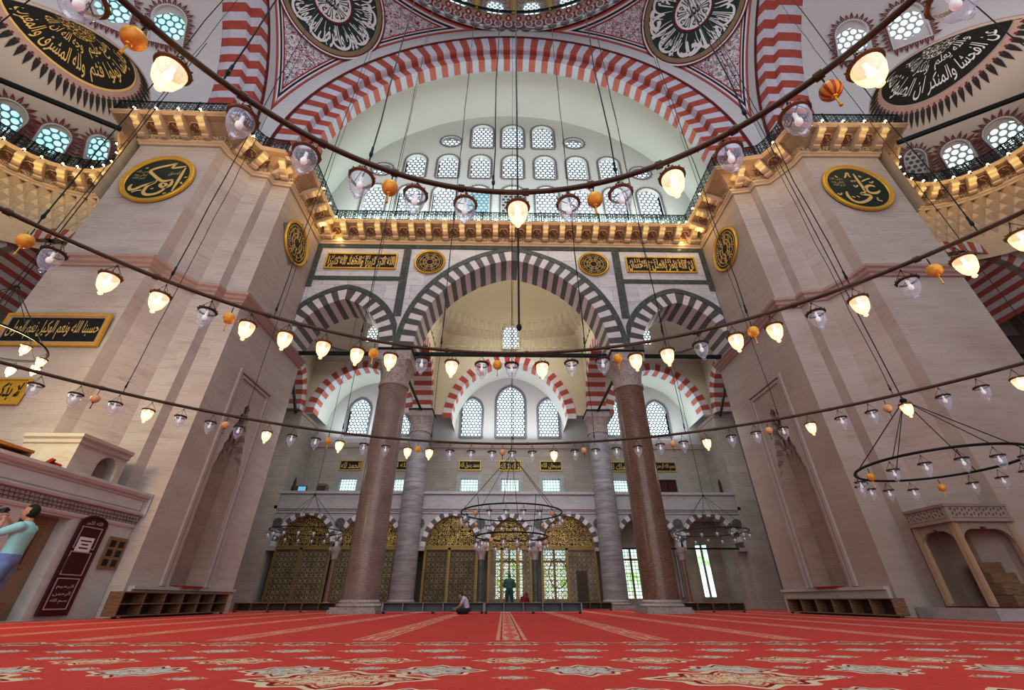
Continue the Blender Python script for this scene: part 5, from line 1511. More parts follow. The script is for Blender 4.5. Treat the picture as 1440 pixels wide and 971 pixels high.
def chandelier(name, c, tiers, apex, label, kinds, grp, top=None, dark=True, hub=True):
    T = MAT; o = empty('ring_chandelier', c); tag(o, label, 'chandelier', 'small ring chandeliers')
    cnt = {}
    for ti, (r, dz, n, a0) in enumerate(tiers):
        mb = MB(); mb.tube([(r * math.cos(2 * PI * i / 64), r * math.sin(2 * PI * i / 64), dz) for i in range(64)], .027, 6, closed=True); mb.build('iron_hoop', T['iron'], o, smooth=50)
        for i in range(n):
            a = a0 + 2 * PI * i / n; k = kinds[(i + ti) % len(kinds)]; q = cnt.get((ti, k), 0); cnt[(ti, k)] = q + 1
            drop = 0
            tn = '' if len(tiers) == 1 else ('upper ' if ti == 0 else 'lower ')
            lamp(k, (c[0] + r * math.cos(a), c[1] + r * math.sin(a), c[2] + dz - .03), f'{KINDN[k]} on the {tn}{grp}, {ORD[q]} counter-clockwise from the right', f'lamps of the {grp}', False, .86)
    ap = apex - c[2]; mb = MB()
    r0 = tiers[0][0]; n = 6
    for i in range(n):
        a = 2 * PI * i / n + .35; mb.tube([(r0 * math.cos(a), r0 * math.sin(a), 0), (0, 0, ap)], .010, 4)
    for r, dz, nn, a0 in tiers[1:]:
        for i in range(4): a = 2 * PI * i / 4 + .6; mb.tube([(r * math.cos(a), r * math.sin(a), dz), (r0 * math.cos(a) * .8, r0 * math.sin(a) * .8, ap * .2)], .009, 4)
    mb.tube([(0, 0, ap), (0, 0, (top or 20) - c[2])], .012, 5); mb.build('suspension_wire', T['iron'], o)
    mb = MB(); mb.ball((0, 0, ap), .07, .07, .06, n=8, m=6); mb.build('hub', T['iron'], o)
    return o
def build_chandeliers():
    chandelier('r', (8.95, 8.95, 3.0), [(1.45, 0, 17, .1)], 4.5, 'iron ring chandelier hanging low before the right pier', 'UUEUUU', 'right pier chandelier', 30)
    chandelier('c', (-.08, 17.4, 3.4), [(1.95, 0, 20, .2), (1.35, -.85, 18, .3)], 5.7, 'two-tier iron ring chandelier hanging in the middle before the brass screens', 'UUPUU', 'central low chandelier', 24)
    chandelier('l', (-11.7, 26.5, 3.9), [(1.95, 0, 16, .2)], 5.9, 'iron ring chandelier in the left aisle bay before the golden screen', 'UUUU', 'left aisle chandelier', 21)
    chandelier('q', (11.75, 26.5, 3.9), [(2.0, 0, 16, .1)], 5.97, 'iron ring chandelier in the right aisle bay before the open arch', 'UUUPUU', 'right aisle chandelier', 21)
    chandelier('e', (-13.35, 9.0, 6.05), [(1.25, 0, 11, .05)], 7.6, 'glowing ring chandelier at the left edge before the framed inscriptions', 'LLLLLE', 'left edge chandelier', 21)
    point('chandelier_glow', (-13.3, 9.4, 5.6), 620, (1, .78, .42), .5)
# ------------------------------------------------------------------ inscriptions and furniture
ABU = [[(0.52, 1.21), (0.2, 1.02), (-0.35, 0.8), (-0.64, 0.54), (-0.36, 0.3), (0.0, -0.01), (0.31, -0.22), (0.54, -0.19), (0.76, -0.07)], [(0.76, -0.07), (0.82, -0.31), (0.83, -0.5), (0.73, -0.64), (0.6, -0.69)], [(0.49, -0.36), (0.34, -0.37), (0.33, -0.53), (0.5, -0.67), (0.67, -0.6), (0.6, -0.43), (0.49, -0.36)], [(0.64, -0.64), (0.62, -0.88), (0.41, -1.12), (0.15, -1.21), (-0.1, -1.2), (-0.26, -1.04), (-0.27, -0.81), (-0.22, -0.52), (0.01, -0.33), (0.05, -0.13)], [(0.0, -0.23), (-0.2, -0.43), (-0.43, -0.53), (-0.62, -0.72), (-0.8, -0.87), (-0.98, -0.87), (-1.07, -0.64), (-1.01, -0.47)], [(1.04, 0.84), (1.05, 0.33), (1.07, -0.35), (1.06, -0.92)], [(0.4, 0.77), (0.68, 0.85), (1.03, 0.94)], [(0.36, 0.77), (0.41, 0.97), (0.51, 1.21)]]
ABU_S = [[(-0.01, -0.78), (0.13, -0.75)], [(0.71, -1.11), (0.85, -1.06)], [(-0.9, 0.74), (-0.78, 0.79)], [(-0.8, -1.05), (-0.62, -0.93), (-0.39, -0.88)], [(1.26, 0.09), (1.39, 0.12)], [(1.22, -0.25), (1.34, -0.39)]]
ALI = [[(0.2, 1.06), (0.21, 0.61), (0.24, 0.2), (0.25, -0.24), (0.25, -0.35)], [(0.91, 0.05), (0.78, 0.16), (0.55, 0.13), (0.4, -0.01), (0.35, -0.19), (0.41, -0.39), (0.6, -0.45), (0.83, -0.4), (1.04, -0.22)], [(0.25, -0.35), (0.06, -0.44), (-0.07, -0.51), (0.13, -0.55), (0.35, -0.59), (0.37, -0.72), (0.13, -0.95), (-0.17, -1.11), (-0.43, -1.16), (-0.66, -1.05), (-0.77, -0.84), (-0.8, -0.57), (-0.73, -0.33)]]
ALI_S = [[(-0.6, -0.7), (-0.48, -0.79)], [(-0.35, -0.67), (-0.23, -0.76)], [(0.38, 0.45), (0.63, 0.6), (0.92, 0.72)], [(-0.4, 0.72), (-0.21, 0.96), (-0.23, 1.05), (-0.04, 1.18), (-0.11, 0.96), (-0.07, 0.77)], [(-0.81, 0.9), (-0.82, 0.75), (-0.72, 0.8)], [(0.45, 0.93), (0.42, 0.78), (0.52, 0.83)], [(0.76, 0.44), (0.85, 0.33), (0.99, 0.49)], [(-0.17, 0.16), (-0.1, -0.02), (0.05, 0.17)], [(-1.24, -0.47), (-1.15, -0.63), (-1.02, -0.45)], [(0.59, -0.81), (0.7, -0.76), (0.56, -0.94), (0.79, -1.02)], [(-0.14, 0.53), (-0.13, 0.39), (-0.01, 0.54), (-0.03, 0.4), (0.08, 0.54)]]
def disc_panel(name, loc, R, frame, label, field, rz=0, mats=None):
    """round panel on a wall; local y points into the wall"""
    T = MAT; o = empty(name, loc, rz); tag(o, label, 'calligraphy roundel'); n = 56
    mb = MB(); mb.prism([((R - frame * .6) * math.cos(2 * PI * i / n), (R - frame * .6) * math.sin(2 * PI * i / n)) for i in range(n)], XZ, -.05, -.01); mb.build('panel_field', field, o)
    mb = MB(); q = Matrix.Rotation(PI / 2, 4, 'X')
    mb.lathe([(R - frame, .05), (R - frame * .9, .09), (R - frame * .55, .10), (R - frame * .2, .14), (R, .11), (R, .0)], n, mat=q); mb.build('gilt_frame', T['gold'], o, smooth=50)
    return o
def girih(mb, R, fn, seed=1):
    """interlaced stars and scrolls filling a disc"""
    for rr in (.26, .5, .74, .92): 
        mb.tube([fn(R * rr * math.cos(2 * PI * i / 40), R * rr * math.sin(2 * PI * i / 40)) for i in range(40)], R * .018, 4, closed=True)
    n = 8
    for k in range(n):
        a = 2 * PI * k / n
        for rr, r2 in ((.62, .15), (.38, .12), (.83, .09)):
            c = (R * rr * math.cos(a + (.39 if rr == .83 else 0)), R * rr * math.sin(a + (.39 if rr == .83 else 0)))
            mb.tube([fn(c[0] + R * r2 * math.cos(2 * PI * i / 14), c[1] + R * r2 * math.sin(2 * PI * i / 14)) for i in range(14)], R * .018, 4, closed=True)
        mb.tube([fn(R * .26 * math.cos(a), R * .26 * math.sin(a)), fn(R * .92 * math.cos(a + .5), R * .92 * math.sin(a + .5))], R * .016, 4)
        mb.tube([fn(R * .26 * math.cos(a), R * .26 * math.sin(a)), fn(R * .92 * math.cos(a - .5), R * .92 * math.sin(a - .5))], R * .016, 4)
def rect_panel(name, x0, x1, z0, z1, y, texts, label, field=None, ink=None, frame=.13, tilt=0, fmat=None, inner=None):
    T = MAT; cx, cz = (x0 + x1) / 2, (z0 + z1) / 2; w, h = (x1 - x0) / 2, (z1 - z0) / 2
    o = empty(name, (cx, y, cz)); tag(o, label, 'calligraphy panel'); o.rotation_euler = (tilt, 0, 0)
    mb = MB(); mb.box(-w + .02, w - .02, -.03, .0, -h + .02, h - .02); mb.build('panel_field', field or T['black'], o)
    mb = MB(); f = frame
    for a, b, c, d in ((-w, w, h - f, h), (-w, w, -h, -h + f), (-w, -w + f, -h + f, h - f), (w - f, w, -h + f, h - f)): mb.box(a, b, -.10, .0, c, d)
    mb.build('gilt_frame', fmat or T['gold'], o)
    if inner:
        mb = MB(); g = f * .55
        for a, b, c, d in ((-w + f, w - f, h - f - g, h - f), (-w + f, w - f, -h + f, -h + f + g), (-w + f, -w + f + g, -h + f + g, h - f - g), (w - f - g, w - f, -h + f + g, h - f - g)): mb.box(a, b, -.07, .0, c, d)
        mb.build('frame_inlay', inner, o); f += g
    mb = MB(); iw, ih = w - f * 1.2, h - f * 1.25
    for t, u0, u1, v0, v1, bold in texts:
        put_text(mb, shape_ar(t), lambda u, v: (-iw + 2 * iw * (u0 + (u1 - u0) * u), -.04, -ih + 2 * ih * (v0 + (v1 - v0) * v)), 0, bold)
    mb.build('calligraphy', ink or T['goldl'], o)
    return o
def build_panels():
    T = MAT
    L = [('الله اكبر كبيرا والحمد لله كثيرا', .01, .99, .0, .92, .035), ('وسبحان الله بكرة واصيلا', .04, .96, .55, 1.0, .01)]
    R = [('ان الله يامر بالعدل والاحسان', .01, .99, .0, .92, .035), ('ولذكر الله اكبر والله', .04, .96, .55, 1.0, .01)]
    rect_panel('calligraphy_plaque', -12.2, -7.55, 18.86, 20.2, 20.99, L, 'oblong gold on black calligraphy panel above the left narrow arch', frame=.10)
    rect_panel('calligraphy_plaque', 7.55, 12.2, 18.86, 20.2, 20.99, R, 'oblong gold on black calligraphy panel above the right narrow arch', frame=.10)
    for s, nm in ((-1, 'left'), (1, 'right')):
        o = disc_panel('star_roundel', (s * 5.4, 20.99, 19.52), 1.02, .14, f'gilt star-pattern roundel on the arcade wall, {nm} of the wide arch', T['black'])
        mb = MB(); girih(mb, .86, lambda u, v: (u, -.06, v)); mb.build('interlace', T['goldl'], o)
        o = disc_panel('star_roundel', (s * 12.97, 18.65, 18.78), 1.34, .15, f'gilt roundel on the inner face of the {nm} pier', T['black'], -s * PI / 2)
        mb = MB(); girih(mb, 1.15, lambda u, v: (u, -.06, v)); mb.build('interlace', T['goldl'], o)
        mb = MB(); d = 1.65; mb.prism([(0, -d), (d, 0), (0, d), (-d, 0)], XZ, -.012, .0); 
        if s < 0: mb.build('blue_lozenge', T['fr_blue'], o)
    for s, st, ss, nm, small, cx, cz in ((-1, ABU, ABU_S, 'left', 'ابوبكر', -17.6, 18.3), (1, ALI, ALI_S, 'right', 'علي', 17.45, 18.45)):
        o = disc_panel('calligraphy_roundel', (cx, 13.88, cz), 1.70, .24, f'large green roundel with gold calligraphy on the front of the {nm} pier', T['green'])
        mb = MB(); fn = lambda u, v: (u, -.065, v)
        for p in st: stroke(mb, p, .17, fn)
        for p in ss: stroke(mb, p, [.09] * len(p), fn, smooth=1)
        # small legend written in a tight cluster
        cxs = -.95 if s < 0 else -.92; czs = .12 if s < 0 else .28
        for k, t in enumerate(('رضي الله', 'تعالى عنه', 'كرم الله')):
            put_text(mb, shape_ar(t), lambda u, v: (cxs - .27 + .62 * u, -.065, czs + .22 - k * .24 + .24 * v), 0, .01)
        if s < 0: put_text(mb, shape_ar('الصديق'), lambda u, v: (.42 + .5 * u, -.065, .2 + .36 * v), 0, .01)
        mb.build('calligraphy', T['goldl'], o)
    rect_panel('calligraphy_plaque', -19.66, -15.72, 8.66, 10.06, 13.84, [('حسبنا الله ونعم الوكيل نعم المولى', .01, .99, .06, .94, .01)], 'long black and gold framed calligraphy panel on the left pier', frame=.12, tilt=math.radians(4), inner=T['mould_red'])
    rect_panel('calligraphy_plaque', -18.85, -17.25, 6.28, 7.26, 13.86, [('الا بذكر الله', .02, .98, .08, .92, .02)], 'small golden calligraphy panel at the left edge under the long one', field=T['gold'], ink=T['black'], frame=.05)
    # pendentive roundels
    C = Vector((0, 0, 22.2)); R = 21.6
    for s, nm in ((-1, 'left'), (1, 'right')):
        n = (Vector((s * 12.3, 12.6, 35.0)) - C).normalized(); t1 = n.cross(Vector((0, 0, 1))).normalized(); t2 = t1.cross(n).normalized()
        def P(rho, psi, lift=.05): return C + (n + (t1 * math.cos(psi) + t2 * math.sin(psi)) * math.tan(rho)).normalized() * (R - lift)
        o = empty('calligraphy_roundel', C + n * (R - .1)); tag(o, f'great round black and white calligraphy medallion on the {nm} pendentive', 'calligraphy roundel')
        def ch(mb, nm_, m): q = mb.build(nm_, m); q.parent = o; q.location = -o.location
        A = .146
        mb = MB(); mb.grid(lambda u, v: P(A * v, 2 * PI * u), 72, 8); ch(mb, 'dark_field', T['green'])
        mb = MB(); mb.grid(lambda u, v: P(A * (.93 + .09 * v), 2 * PI * u, .08), 72, 1, 0); mb.grid(lambda u, v: P(A * (1.02 + .03 * v), 2 * PI * u, .08), 72, 1, 1); mb.grid(lambda u, v: P(A * (1.05 + .03 * v), 2 * PI * u, .08), 72, 1, 2); mb.grid(lambda u, v: P(A * (1.08 + .03 * v), 2 * PI * u, .08), 72, 1, 1)
        mb.grid(lambda u, v: P(A * (.37 + .04 * v), 2 * PI * u, .08), 48, 1, 1)
        ch(mb, 'ring_border', [T['rim'], T['redline'], T['whitel']])
        mb = MB(); mb.grid(lambda u, v: P(A * .37 * v, 2 * PI * u, .07), 48, 3); ch(mb, 'centre_disc', T['whitel'])
        mb = MB()
        words = ['الله نور', 'السموات', 'والارض', 'مثل نوره', 'كمشكوة', 'فيها', 'مصباح', 'المصباح'] if s < 0 else ['قل هو الله', 'احد', 'الله الصمد', 'لم يلد', 'ولم يولد', 'ولم يكن', 'له كفوا', 'احد']
        for k, t in enumerate(words):
            a0 = PI + 2 * PI * k / 8 + .04; da = 2 * PI / 8 - .08
            put_text(mb, shape_ar(t), lambda u, v: P(A * (.92 - .48 * v), a0 + da * u, .09), 0, .035)
        for k in range(10):                                            # sweeping bowls of the great letters
            a = 2 * PI * k / 10 + .2
            stroke(mb, [(.62, a - .02), (.80, a - .10), (.90, a + .10), (.86, a + .34), (.70, a + .44), (.60, a + .40)], [.02, .05, .06, .05, .04, .02], lambda u, v: P(A * u, v, .088), 0, 2)
        for k in range(16):                                            # long rays between the words
            a = 2 * PI * k / 16 + .1
            stroke(mb, [(.44, a), (.66, a + .05), (.9, a + .18)], [.02, .035, .02], lambda u, v: P(A * u, v, .085), 0, 1)
        ch(mb, 'calligraphy', T['whitel'])
        mb = MB()
        for k in range(6): put_text(mb, shape_ar('الله'), lambda u, v: P(A * (.33 - .2 * v), 2 * PI * k / 6 + .08 + .85 * u, .09), 0, .0)
        put_text(mb, shape_ar('محمد'), lambda u, v: P(A * .12 * math.hypot(u - .5, v - .5) * 2, math.atan2(v - .5, u - .5), .09), 0, .02)
        ch(mb, 'centre_script', T['black'])

def rack(loc, length, h, depth, rows, cols, rz, label, mat, inside, edge, feet=.06, group=None):
    """open shoe rack; local x along its length, front towards -y"""
    T = MAT; o = empty('shoe_rack', loc, rz); tag(o, label, 'shoe rack', group); t = .03; L = length
    mb = MB(); mb.box(0, L, 0, depth, h - t, h); mb.box(0, L, 0, depth, feet, feet + t); mb.build('carcass', mat, o)
    sp = None
    for i in range(cols + 1):
        x = i * (L - t) / cols
        mb = MB(); mb.box(0, t * (1.6 if i in (0, cols) else 1), 0, depth, feet + t, h - t)
        q = mb.build('end_panel' if i in (0, cols) else 'divider', edge, o); q.location = (x, 0, 0)
    for r in range(1, rows):
        z = feet + (h - feet) * r / rows; mb = MB(); mb.box(t, L - t, .01, depth, z - t / 2, z + t / 2); mb.build('shelf_board', mat, o)
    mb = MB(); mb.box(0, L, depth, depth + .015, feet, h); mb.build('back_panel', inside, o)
    mb = MB(); mb.box(-.05, .05, 0, .08, 0, feet); f = None
    for i in range(max(2, cols // 2 + 1)):
        q = mb.build('foot', T['iron'], o); q.location = (.08 + (L - .16) * i / max(1, cols // 2), .02, 0)
    return o
def build_racks():
    T = MAT
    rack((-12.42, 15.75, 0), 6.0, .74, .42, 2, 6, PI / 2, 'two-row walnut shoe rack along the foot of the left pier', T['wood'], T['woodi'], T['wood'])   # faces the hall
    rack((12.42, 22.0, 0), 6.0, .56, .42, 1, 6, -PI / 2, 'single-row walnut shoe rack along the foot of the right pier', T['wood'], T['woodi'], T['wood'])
    rack((-5.55, 21.3, 0), 4.35, .42, .36, 1, 5, 0, 'grey shoe rack in the middle, behind the sitting man', T['greywood'], T['greywood'], T['greywoodl'], .08)
    rack((-1.18, 21.32, 0), 4.2, .42, .36, 1, 5, 0, 'grey shoe rack in the middle, right of the sitting man', T['greywood'], T['greywood'], T['greywoodl'], .08)
    rack((-13.4, 24.2, 0), 4.9, .40, .36, 1, 6, 0, 'low dark shoe rack between the left pier and the pink column', T['wood'], T['woodi'], T['wood'], .05)
    rack((8.3, 23.9, 0), 3.1, .40, .36, 1, 4, 0, 'low dark shoe rack right of the brown column', T['wood'], T['woodi'], T['wood'], .05)
    rack((4.0, 28.4, 0), 1.9, .40, .36, 1, 3, 0, 'short dark shoe rack before the right banded column', T['wood'], T['woodi'], T['wood'], .05)

def build_tribune():
    """marble tribune along the left, with cupboards and doors in its flank"""
    T = MAT; x = -13.5; o = empty('marble_tribune', (x, 10, 0)); tag(o, 'long marble tribune with moulded parapet running along the left side of the hall', 'tribune')
    def ch(mb, nm, m, parent=None, smooth=None): q = mb.build(nm, m); q.parent = parent or o; q.location = -o.location if parent is None else (0, 0, 0); return q
    y0, y1 = 1.0, 16.35
    holes = [[(a, .02), (b, .02), (b, 2.62), (a, 2.62)] for a, b in ((12.45, 13.95), (9.9, 11.9), (6.6, 8.9))]
    mb = MB(); mb.plate([(y0, 0), (y1, 0), (y1, 3.0), (y0, 3.0)], holes, YZ, x, x - .40, 0)
    mb.box(x - 3.5, x - .02, y0, y1, 3.0, 3.05); mb.quad((x - .5, y1, 0), (x, y1, 0), (x, y1, 3), (x - .5, y1, 3))
    ch(mb, 'flank_wall', T['marble_t'])
    mb = MB()
    for a, b in ((12.45, 13.95), (9.9, 11.9), (6.6, 8.9)):
        mb.box(x - .48, x - .40, a - .2, b + .2, 0, 2.8, 0)
        mb.box(x - .40, x - .01, b - .002, b + .06, 0, 2.62, 2); mb.box(x - .40, x - .01, a - .06, a + .002, 0, 2.62, 2)
    ch(mb, 'recess', [T['tan'], T['wood'], T['marble_t']])
    mb = MB()                                                          # wooden back boards with dark panels
    mb.box(x - .40, x - .36, 12.55, 13.6, 1.25, 2.55, 0); mb.box(x - .36, x - .33, 12.7, 13.45, 1.35, 2.2, 1)
    ch(mb, 'notice_board', [T['oak'], T['woodi']])
    mb = MB(); mb.box(x - .38, x + .10, 12.5, 13.2, 0, .45); ch(mb, 'wooden_step', T['wood'])
    mb = MB()                                                          # moulded cornice and parapet
    P = [(x, y0), (x, y1)]
    mb.sweep(P, [(0, 2.66), (.04, 2.68), (.06, 2.74), (.05, 2.78)], 0, side=-1)
    mb.sweep(P, [(.08, 3.05), (.20, 3.08), (.22, 3.14), (.12, 3.16), (.12, 3.62), (.20, 3.66), (.24, 3.74), (.24, 3.82), (-.1, 3.84), (-.12, 3.05)], 0, side=-1)
    mb.quad((x - .1, y1, 3.05), (x + .24, y1, 3.05), (x + .24, y1, 3.84), (x - .1, y1, 3.84))
    ch(mb, 'parapet', T['marble_t'])
    mb = MB()
    for r in range(3):
        n = 110; z = 2.78 + r * .09
        for k in range(n):
            y = y0 + (y1 - y0) * (k + .5 * (r % 2)) / n; w = (y1 - y0) / n * .36
            mb.box(x, x + .06 + .04 * r, y - w, y + w, z, z + .08)
    ch(mb, 'dentil_cornice', T['capital'])
    mb = MB()
    for (z, q) in ((3.22, .005), (3.55, .005)): mb.box(x + .12, x + .135, y0, y1 - .15, z, z + .025)
    mb.box(x + .12, x + .135, y1 - .18, y1 - .15, 3.22, 3.57)
    ch(mb, 'panel_fillet', T['mould_red'])
    # maroon board beside the recess
    d = empty('maroon_board', (x + .02, 14.7, .12)); tag(d, 'tall maroon lacquered door with arched top and a white notice', 'door')
    w, h = .48, 2.66
    body = [(-w, 0), (w, 0), (w, h - .22)] + [(w * math.cos(PI * i / 10), h - .22 + .22 * math.sin(PI * i / 10)) for i in range(1, 10)] + [(-w, h - .22)]
    fy = lambda u, v, q: (q, u, v)
    mb = MB(); mb.prism(body, fy, 0, .06); leaf = mb.build('door_leaf', T['maroon'], d)
    mb = MB(); mb.tube([fy(u, v, .06) for u, v in body], .035, 5, closed=True); mb.build('door_frame', T['maroon'], d)
    for z0, z1 in ((.14, .95), (1.02, 1.66), (1.74, 2.36)):
        mb = MB()
        for a, b, c, e in ((-.38, .38, z0, z0 + .03), (-.38, .38, z1 - .03, z1), (-.38, -.35, z0 + .03, z1 - .03), (.35, .38, z0 + .03, z1 - .03)): mb.box(.06, .075, a, b, c, e)
        mb.build('door_panel', T['mould_red'], leaf)
    mb = MB(); mb.tube([(.11, -.42, 1.12), (.11, -.42, 1.5)], .022, 6); mb.build('door_handle', T['rim'], leaf)
    mb = MB()
    for k in range(3): put_text(mb, shape_ar(('بسم الله', 'الرحمن', 'الرحيم')[k]), lambda u, v: (.066, -.28 + .56 * u, .3 + k * .18 + .12 * v))
    put_text(mb, shape_ar('الله اكبر'), lambda u, v: (.066, -.3 + .6 * u, 2.40 + .13 * v)); mb.build('carved_lettering', T['paper'], leaf)
    p = empty('paper_notice', (x + .10, 14.66, 1.98)); tag(p, 'white printed paper notice taped to the maroon door', 'notice')
    mb = MB(); mb.box(0, .006, -.27, .27, -.2, .2); mb.build('sheet', T['paper'], p)
    mb = MB()
    for k, (a, b) in enumerate(((-.2, .2), (-.12, .12), (-.16, .16))): mb.box(.006, .009, a, b, .08 - k * .1, .115 - k * .1)
    mb.build('printed_lines', T['black'], p)
    # brown shutter with glazed squares
    s_ = empty('wooden_shutter', (x + .02, 15.92, 1.38)); tag(s_, 'brown two-leaf wooden shutter on the marble right of the maroon door', 'shutter')
    for k in (-1, 1):
        mb = MB(); mb.box(0, .05, min(0, k * .36), max(0, k * .36), 0, .94); q = mb.build('shutter_leaf', T['oak'], s_)
        mb = MB()
        for z in (.08, .36, .64): mb.box(.05, .056, min(k * .07, k * .29), max(k * .07, k * .29), z, z + .2)
        mb.build('dark_pane', T['phone'], q)
    # stone kiosk and odds and ends standing on the tribune
    k = empty('stone_kiosk', (-14.2, 14.0, 3.06)); tag(k, 'small stone box with moulded top and arched opening, standing on the tribune', 'kiosk')
    hole = [(13.95, 3.1), (14.75, 3.1), (14.75, 4.2)] + [(14.35 + .4 * math.cos(PI * i / 10), 4.2 + .4 * math.sin(PI * i / 10)) for i in range(1, 10)] + [(13.95, 4.2)]
    mb = MB(); mb.plate([(13.05, 3.06), (15.0, 3.06), (15.0, 4.9), (13.05, 4.9)], [hole], YZ, -13.6, -13.95, 0, outer_side=False)
    mb.quad((-15.3, 13.05, 3.06), (-13.6, 13.05, 3.06), (-13.6, 13.05, 4.9), (-15.3, 13.05, 4.9)); mb.quad((-15.3, 15, 4.9), (-13.6, 15, 4.9), (-13.6, 13.05, 4.9), (-15.3, 13.05, 4.9)); mb.quad((-14.0, 13.1, 3.06), (-14.0, 15, 3.06), (-14.0, 15, 4.9), (-14.0, 13.1, 4.9), 1)
    q = mb.build('kiosk_wall', [T['pier'], T['niche']]); q.parent = k; q.location = -k.location
    mb = MB(); mb.sweep([(-15.3, 13.05), (-13.6, 13.05), (-13.6, 15)], [(0, 4.66), (.06, 4.7), (.06, 4.8), (.14, 4.86), (.14, 4.96), (0, 4.97)], 0, side=-1)
    q = mb.build('kiosk_moulding', T['pier']); q.parent = k; q.location = -k.location
    w_ = empty('book_stand', (-14.1, 11.2, 3.06)); tag(w_, 'orange wooden book stand on top of the tribune', 'book stand')
    mb = MB(); mb.box(-.45, .45, -.8, .8, .98, 1.05); mb.build('stand_top', T['orange'], w_); mb = MB(); mb.box(-.42, .42, -.72, .72, .84, .88); mb.build('stand_rail', T['orange'], w_)
    for y in (-.78, .72):
        mb = MB(); mb.box(-.42, .42, y, y + .06, 0, .98); mb.build('leg', T['wood'], w_)
    b = empty('closed_book', (-14.05, 11.3, 4.11)); tag(b, 'green book lying on the orange book stand', 'book'); mb = MB(); mb.box(-.2, .2, -.28, .28, 0, .06); mb.build('book_cover', T['teal'], b)
    mb = MB(); mb.box(-.19, .195, -.27, .27, .012, .048); mb.build('page_block', T['paper'], b)
    f = empty('folded_flag', (-13.85, 12.4, 3.06)); tag(f, 'folded red and white flag leaning on the tribune parapet', 'flag')
    mb = MB(); mb.tube([(-.3, -.4, 0), (.05, .3, 1.05)], .02, 6); mb.build('flag_pole', T['rim'], f)
    mb = MB(); mb.grid(lambda u, v: (-.3 + .35 * v + .06 * math.sin(u * 9), -.4 + .7 * v + .35 * u, .05 + 1.0 * v - .12 * u), 8, 6); mb.build('flag_cloth', T['red'], f)
    mb = MB(); mb.tube([(-15.7, 14.28, 4.9), (-15.7, 14.28, 8.6)], .07, 6); tag(mb.build('conduit_pipe', T['marble_t'], loc=(-15.7, 14.28, 4.9)), 'pale vertical conduit pipe on the corner of the left pier', 'pipe')

def build_canopy():
    """open stone box with pierced parapet tucked into the steps of the right pier"""
    T = MAT; o = empty('stone_loggia', (14.6, 14.8, 0)); tag(o, 'small stone loggia with pierced parapet and slender posts beside the right pier', 'loggia')
    def ch(mb, nm, m): q = mb.build(nm, m); q.parent = o; q.location = -o.location; return q
    X0, X1, Y0, Y1 = 13.72, 15.62, 13.98, 15.5
    mb = MB(); mb.box(X0 - .35, X1 + 3.5, Y0 - .35, Y1 + .8, 0, .3); mb.box(X0 - .05, X1, Y0, Y1, .3, .34, 1); ch(mb, 'plinth', [T['marble_plain'], T['redline']])
    for x, y in ((X0, Y1 - .16), (X0, Y0), (X1 - .16, Y0)):
        mb = MB(); mb.box(x, x + .16, y, y + .16, .34, 2.6); mb.tube([(x + .08, y - .01, .4), (x + .08, y - .01, 2.55)], .05, 6); ch(mb, 'post', T['warmpost'])
    def archp(a, b, fn, d0, d1):
        mb = MB(); m = (a + b) / 2; r = .42
        arc = [(a, .34 + 0), (a, 2.0)] + [(a + r - r * math.cos(PI / 2 * i / 6), 2.0 + r * math.sin(PI / 2 * i / 6)) for i in range(1, 7)] + [(m - .1, 2.42), (m - .1, 2.48), (m + .1, 2.48), (m + .1, 2.42)] + [(b - r + r * math.sin(PI / 2 * i / 6), 2.0 + r * math.cos(PI / 2 * i / 6)) for i in range(0, 7)] 
        out = [(a, 2.0)] + arc[2:-1] + [(b, 2.0), (b, 2.62), (a, 2.62)]
        mb.plate(out, [], fn, d0, d1, 0, back=True); ch(mb, 'spandrel', T['log'])
    archp(Y0 + .16, Y1 - .16, YZ, X0 + .03, X0 + .13); archp(X0 + .16, X1 - .16, XZ, Y0 + .03, Y0 + .13)
    for nm, fn, a, b, d in (('y', YZ, Y0 - .05, Y1, X0 - .05), ('x', XZ, X0 - .05, X1 + .05, Y0 - .05)):
        mb = MB(); holes = []; n = max(4, int((b - a) / .115))
        for k in range(n):
            c = a + (b - a) * (k + .5) / n; w = (b - a) / n * .30
            for z in (2.84, 2.98): 
                dz = .022 if k % 2 else -.022
                holes.append([(c - w, z + dz - .045), (c + w * .6, z + dz - .03), (c + w, z + dz + .045), (c - w * .6, z + dz + .03)])
        mb.plate([(a, 2.74), (b, 2.74), (b, 3.08), (a, 3.08)], holes, fn, d, d + .07, 0, back=True); ch(mb, 'pierced_parapet', T['log'])
    mb = MB(); mb.sweep([(X1 + .05, Y0), (X0, Y0), (X0, Y1)], [(0, 2.6), (.10, 2.62), (.10, 2.72), (.0, 2.74)], 0, side=1); mb.sweep([(X1 + .05, Y0), (X0, Y0), (X0, Y1)], [(0, 3.06), (.09, 3.07), (.10, 3.15), (-.1, 3.16)], 0, side=1); mb.box(X0, X1, Y0, Y1, 2.62, 2.7); mb.box(X0 - .065, X0 + .03, Y0 - .065, Y0 + .03, 2.72, 3.1); ch(mb, 'parapet_moulding', T['log'])
    mb = MB(); mb.quad((X0 + .9, Y1 + .1, .34), (X1, Y1 - .9, .34), (X1, Y1 - .9, 2.65), (X0 + .9, Y1 + .1, 2.65)); mb.quad((X0 - .0, Y1 + .05, .34), (X0 + .9, Y1 + .1, .34), (X0 + .9, Y1 + .1, 2.65), (X0, Y1 + .05, 2.65)); ch(mb, 'back_wall', T['logd'])
    st = empty('wooden_steps', (15.0, 14.6, .34)); tag(st, 'brown wooden steps inside the stone loggia', 'steps')
    for i in range(4):
        mb = MB(); mb.box(-.35, .45, -.45 + i * .18, .45, i * .3, i * .3 + .29); mb.build('step', T['wood'], st)
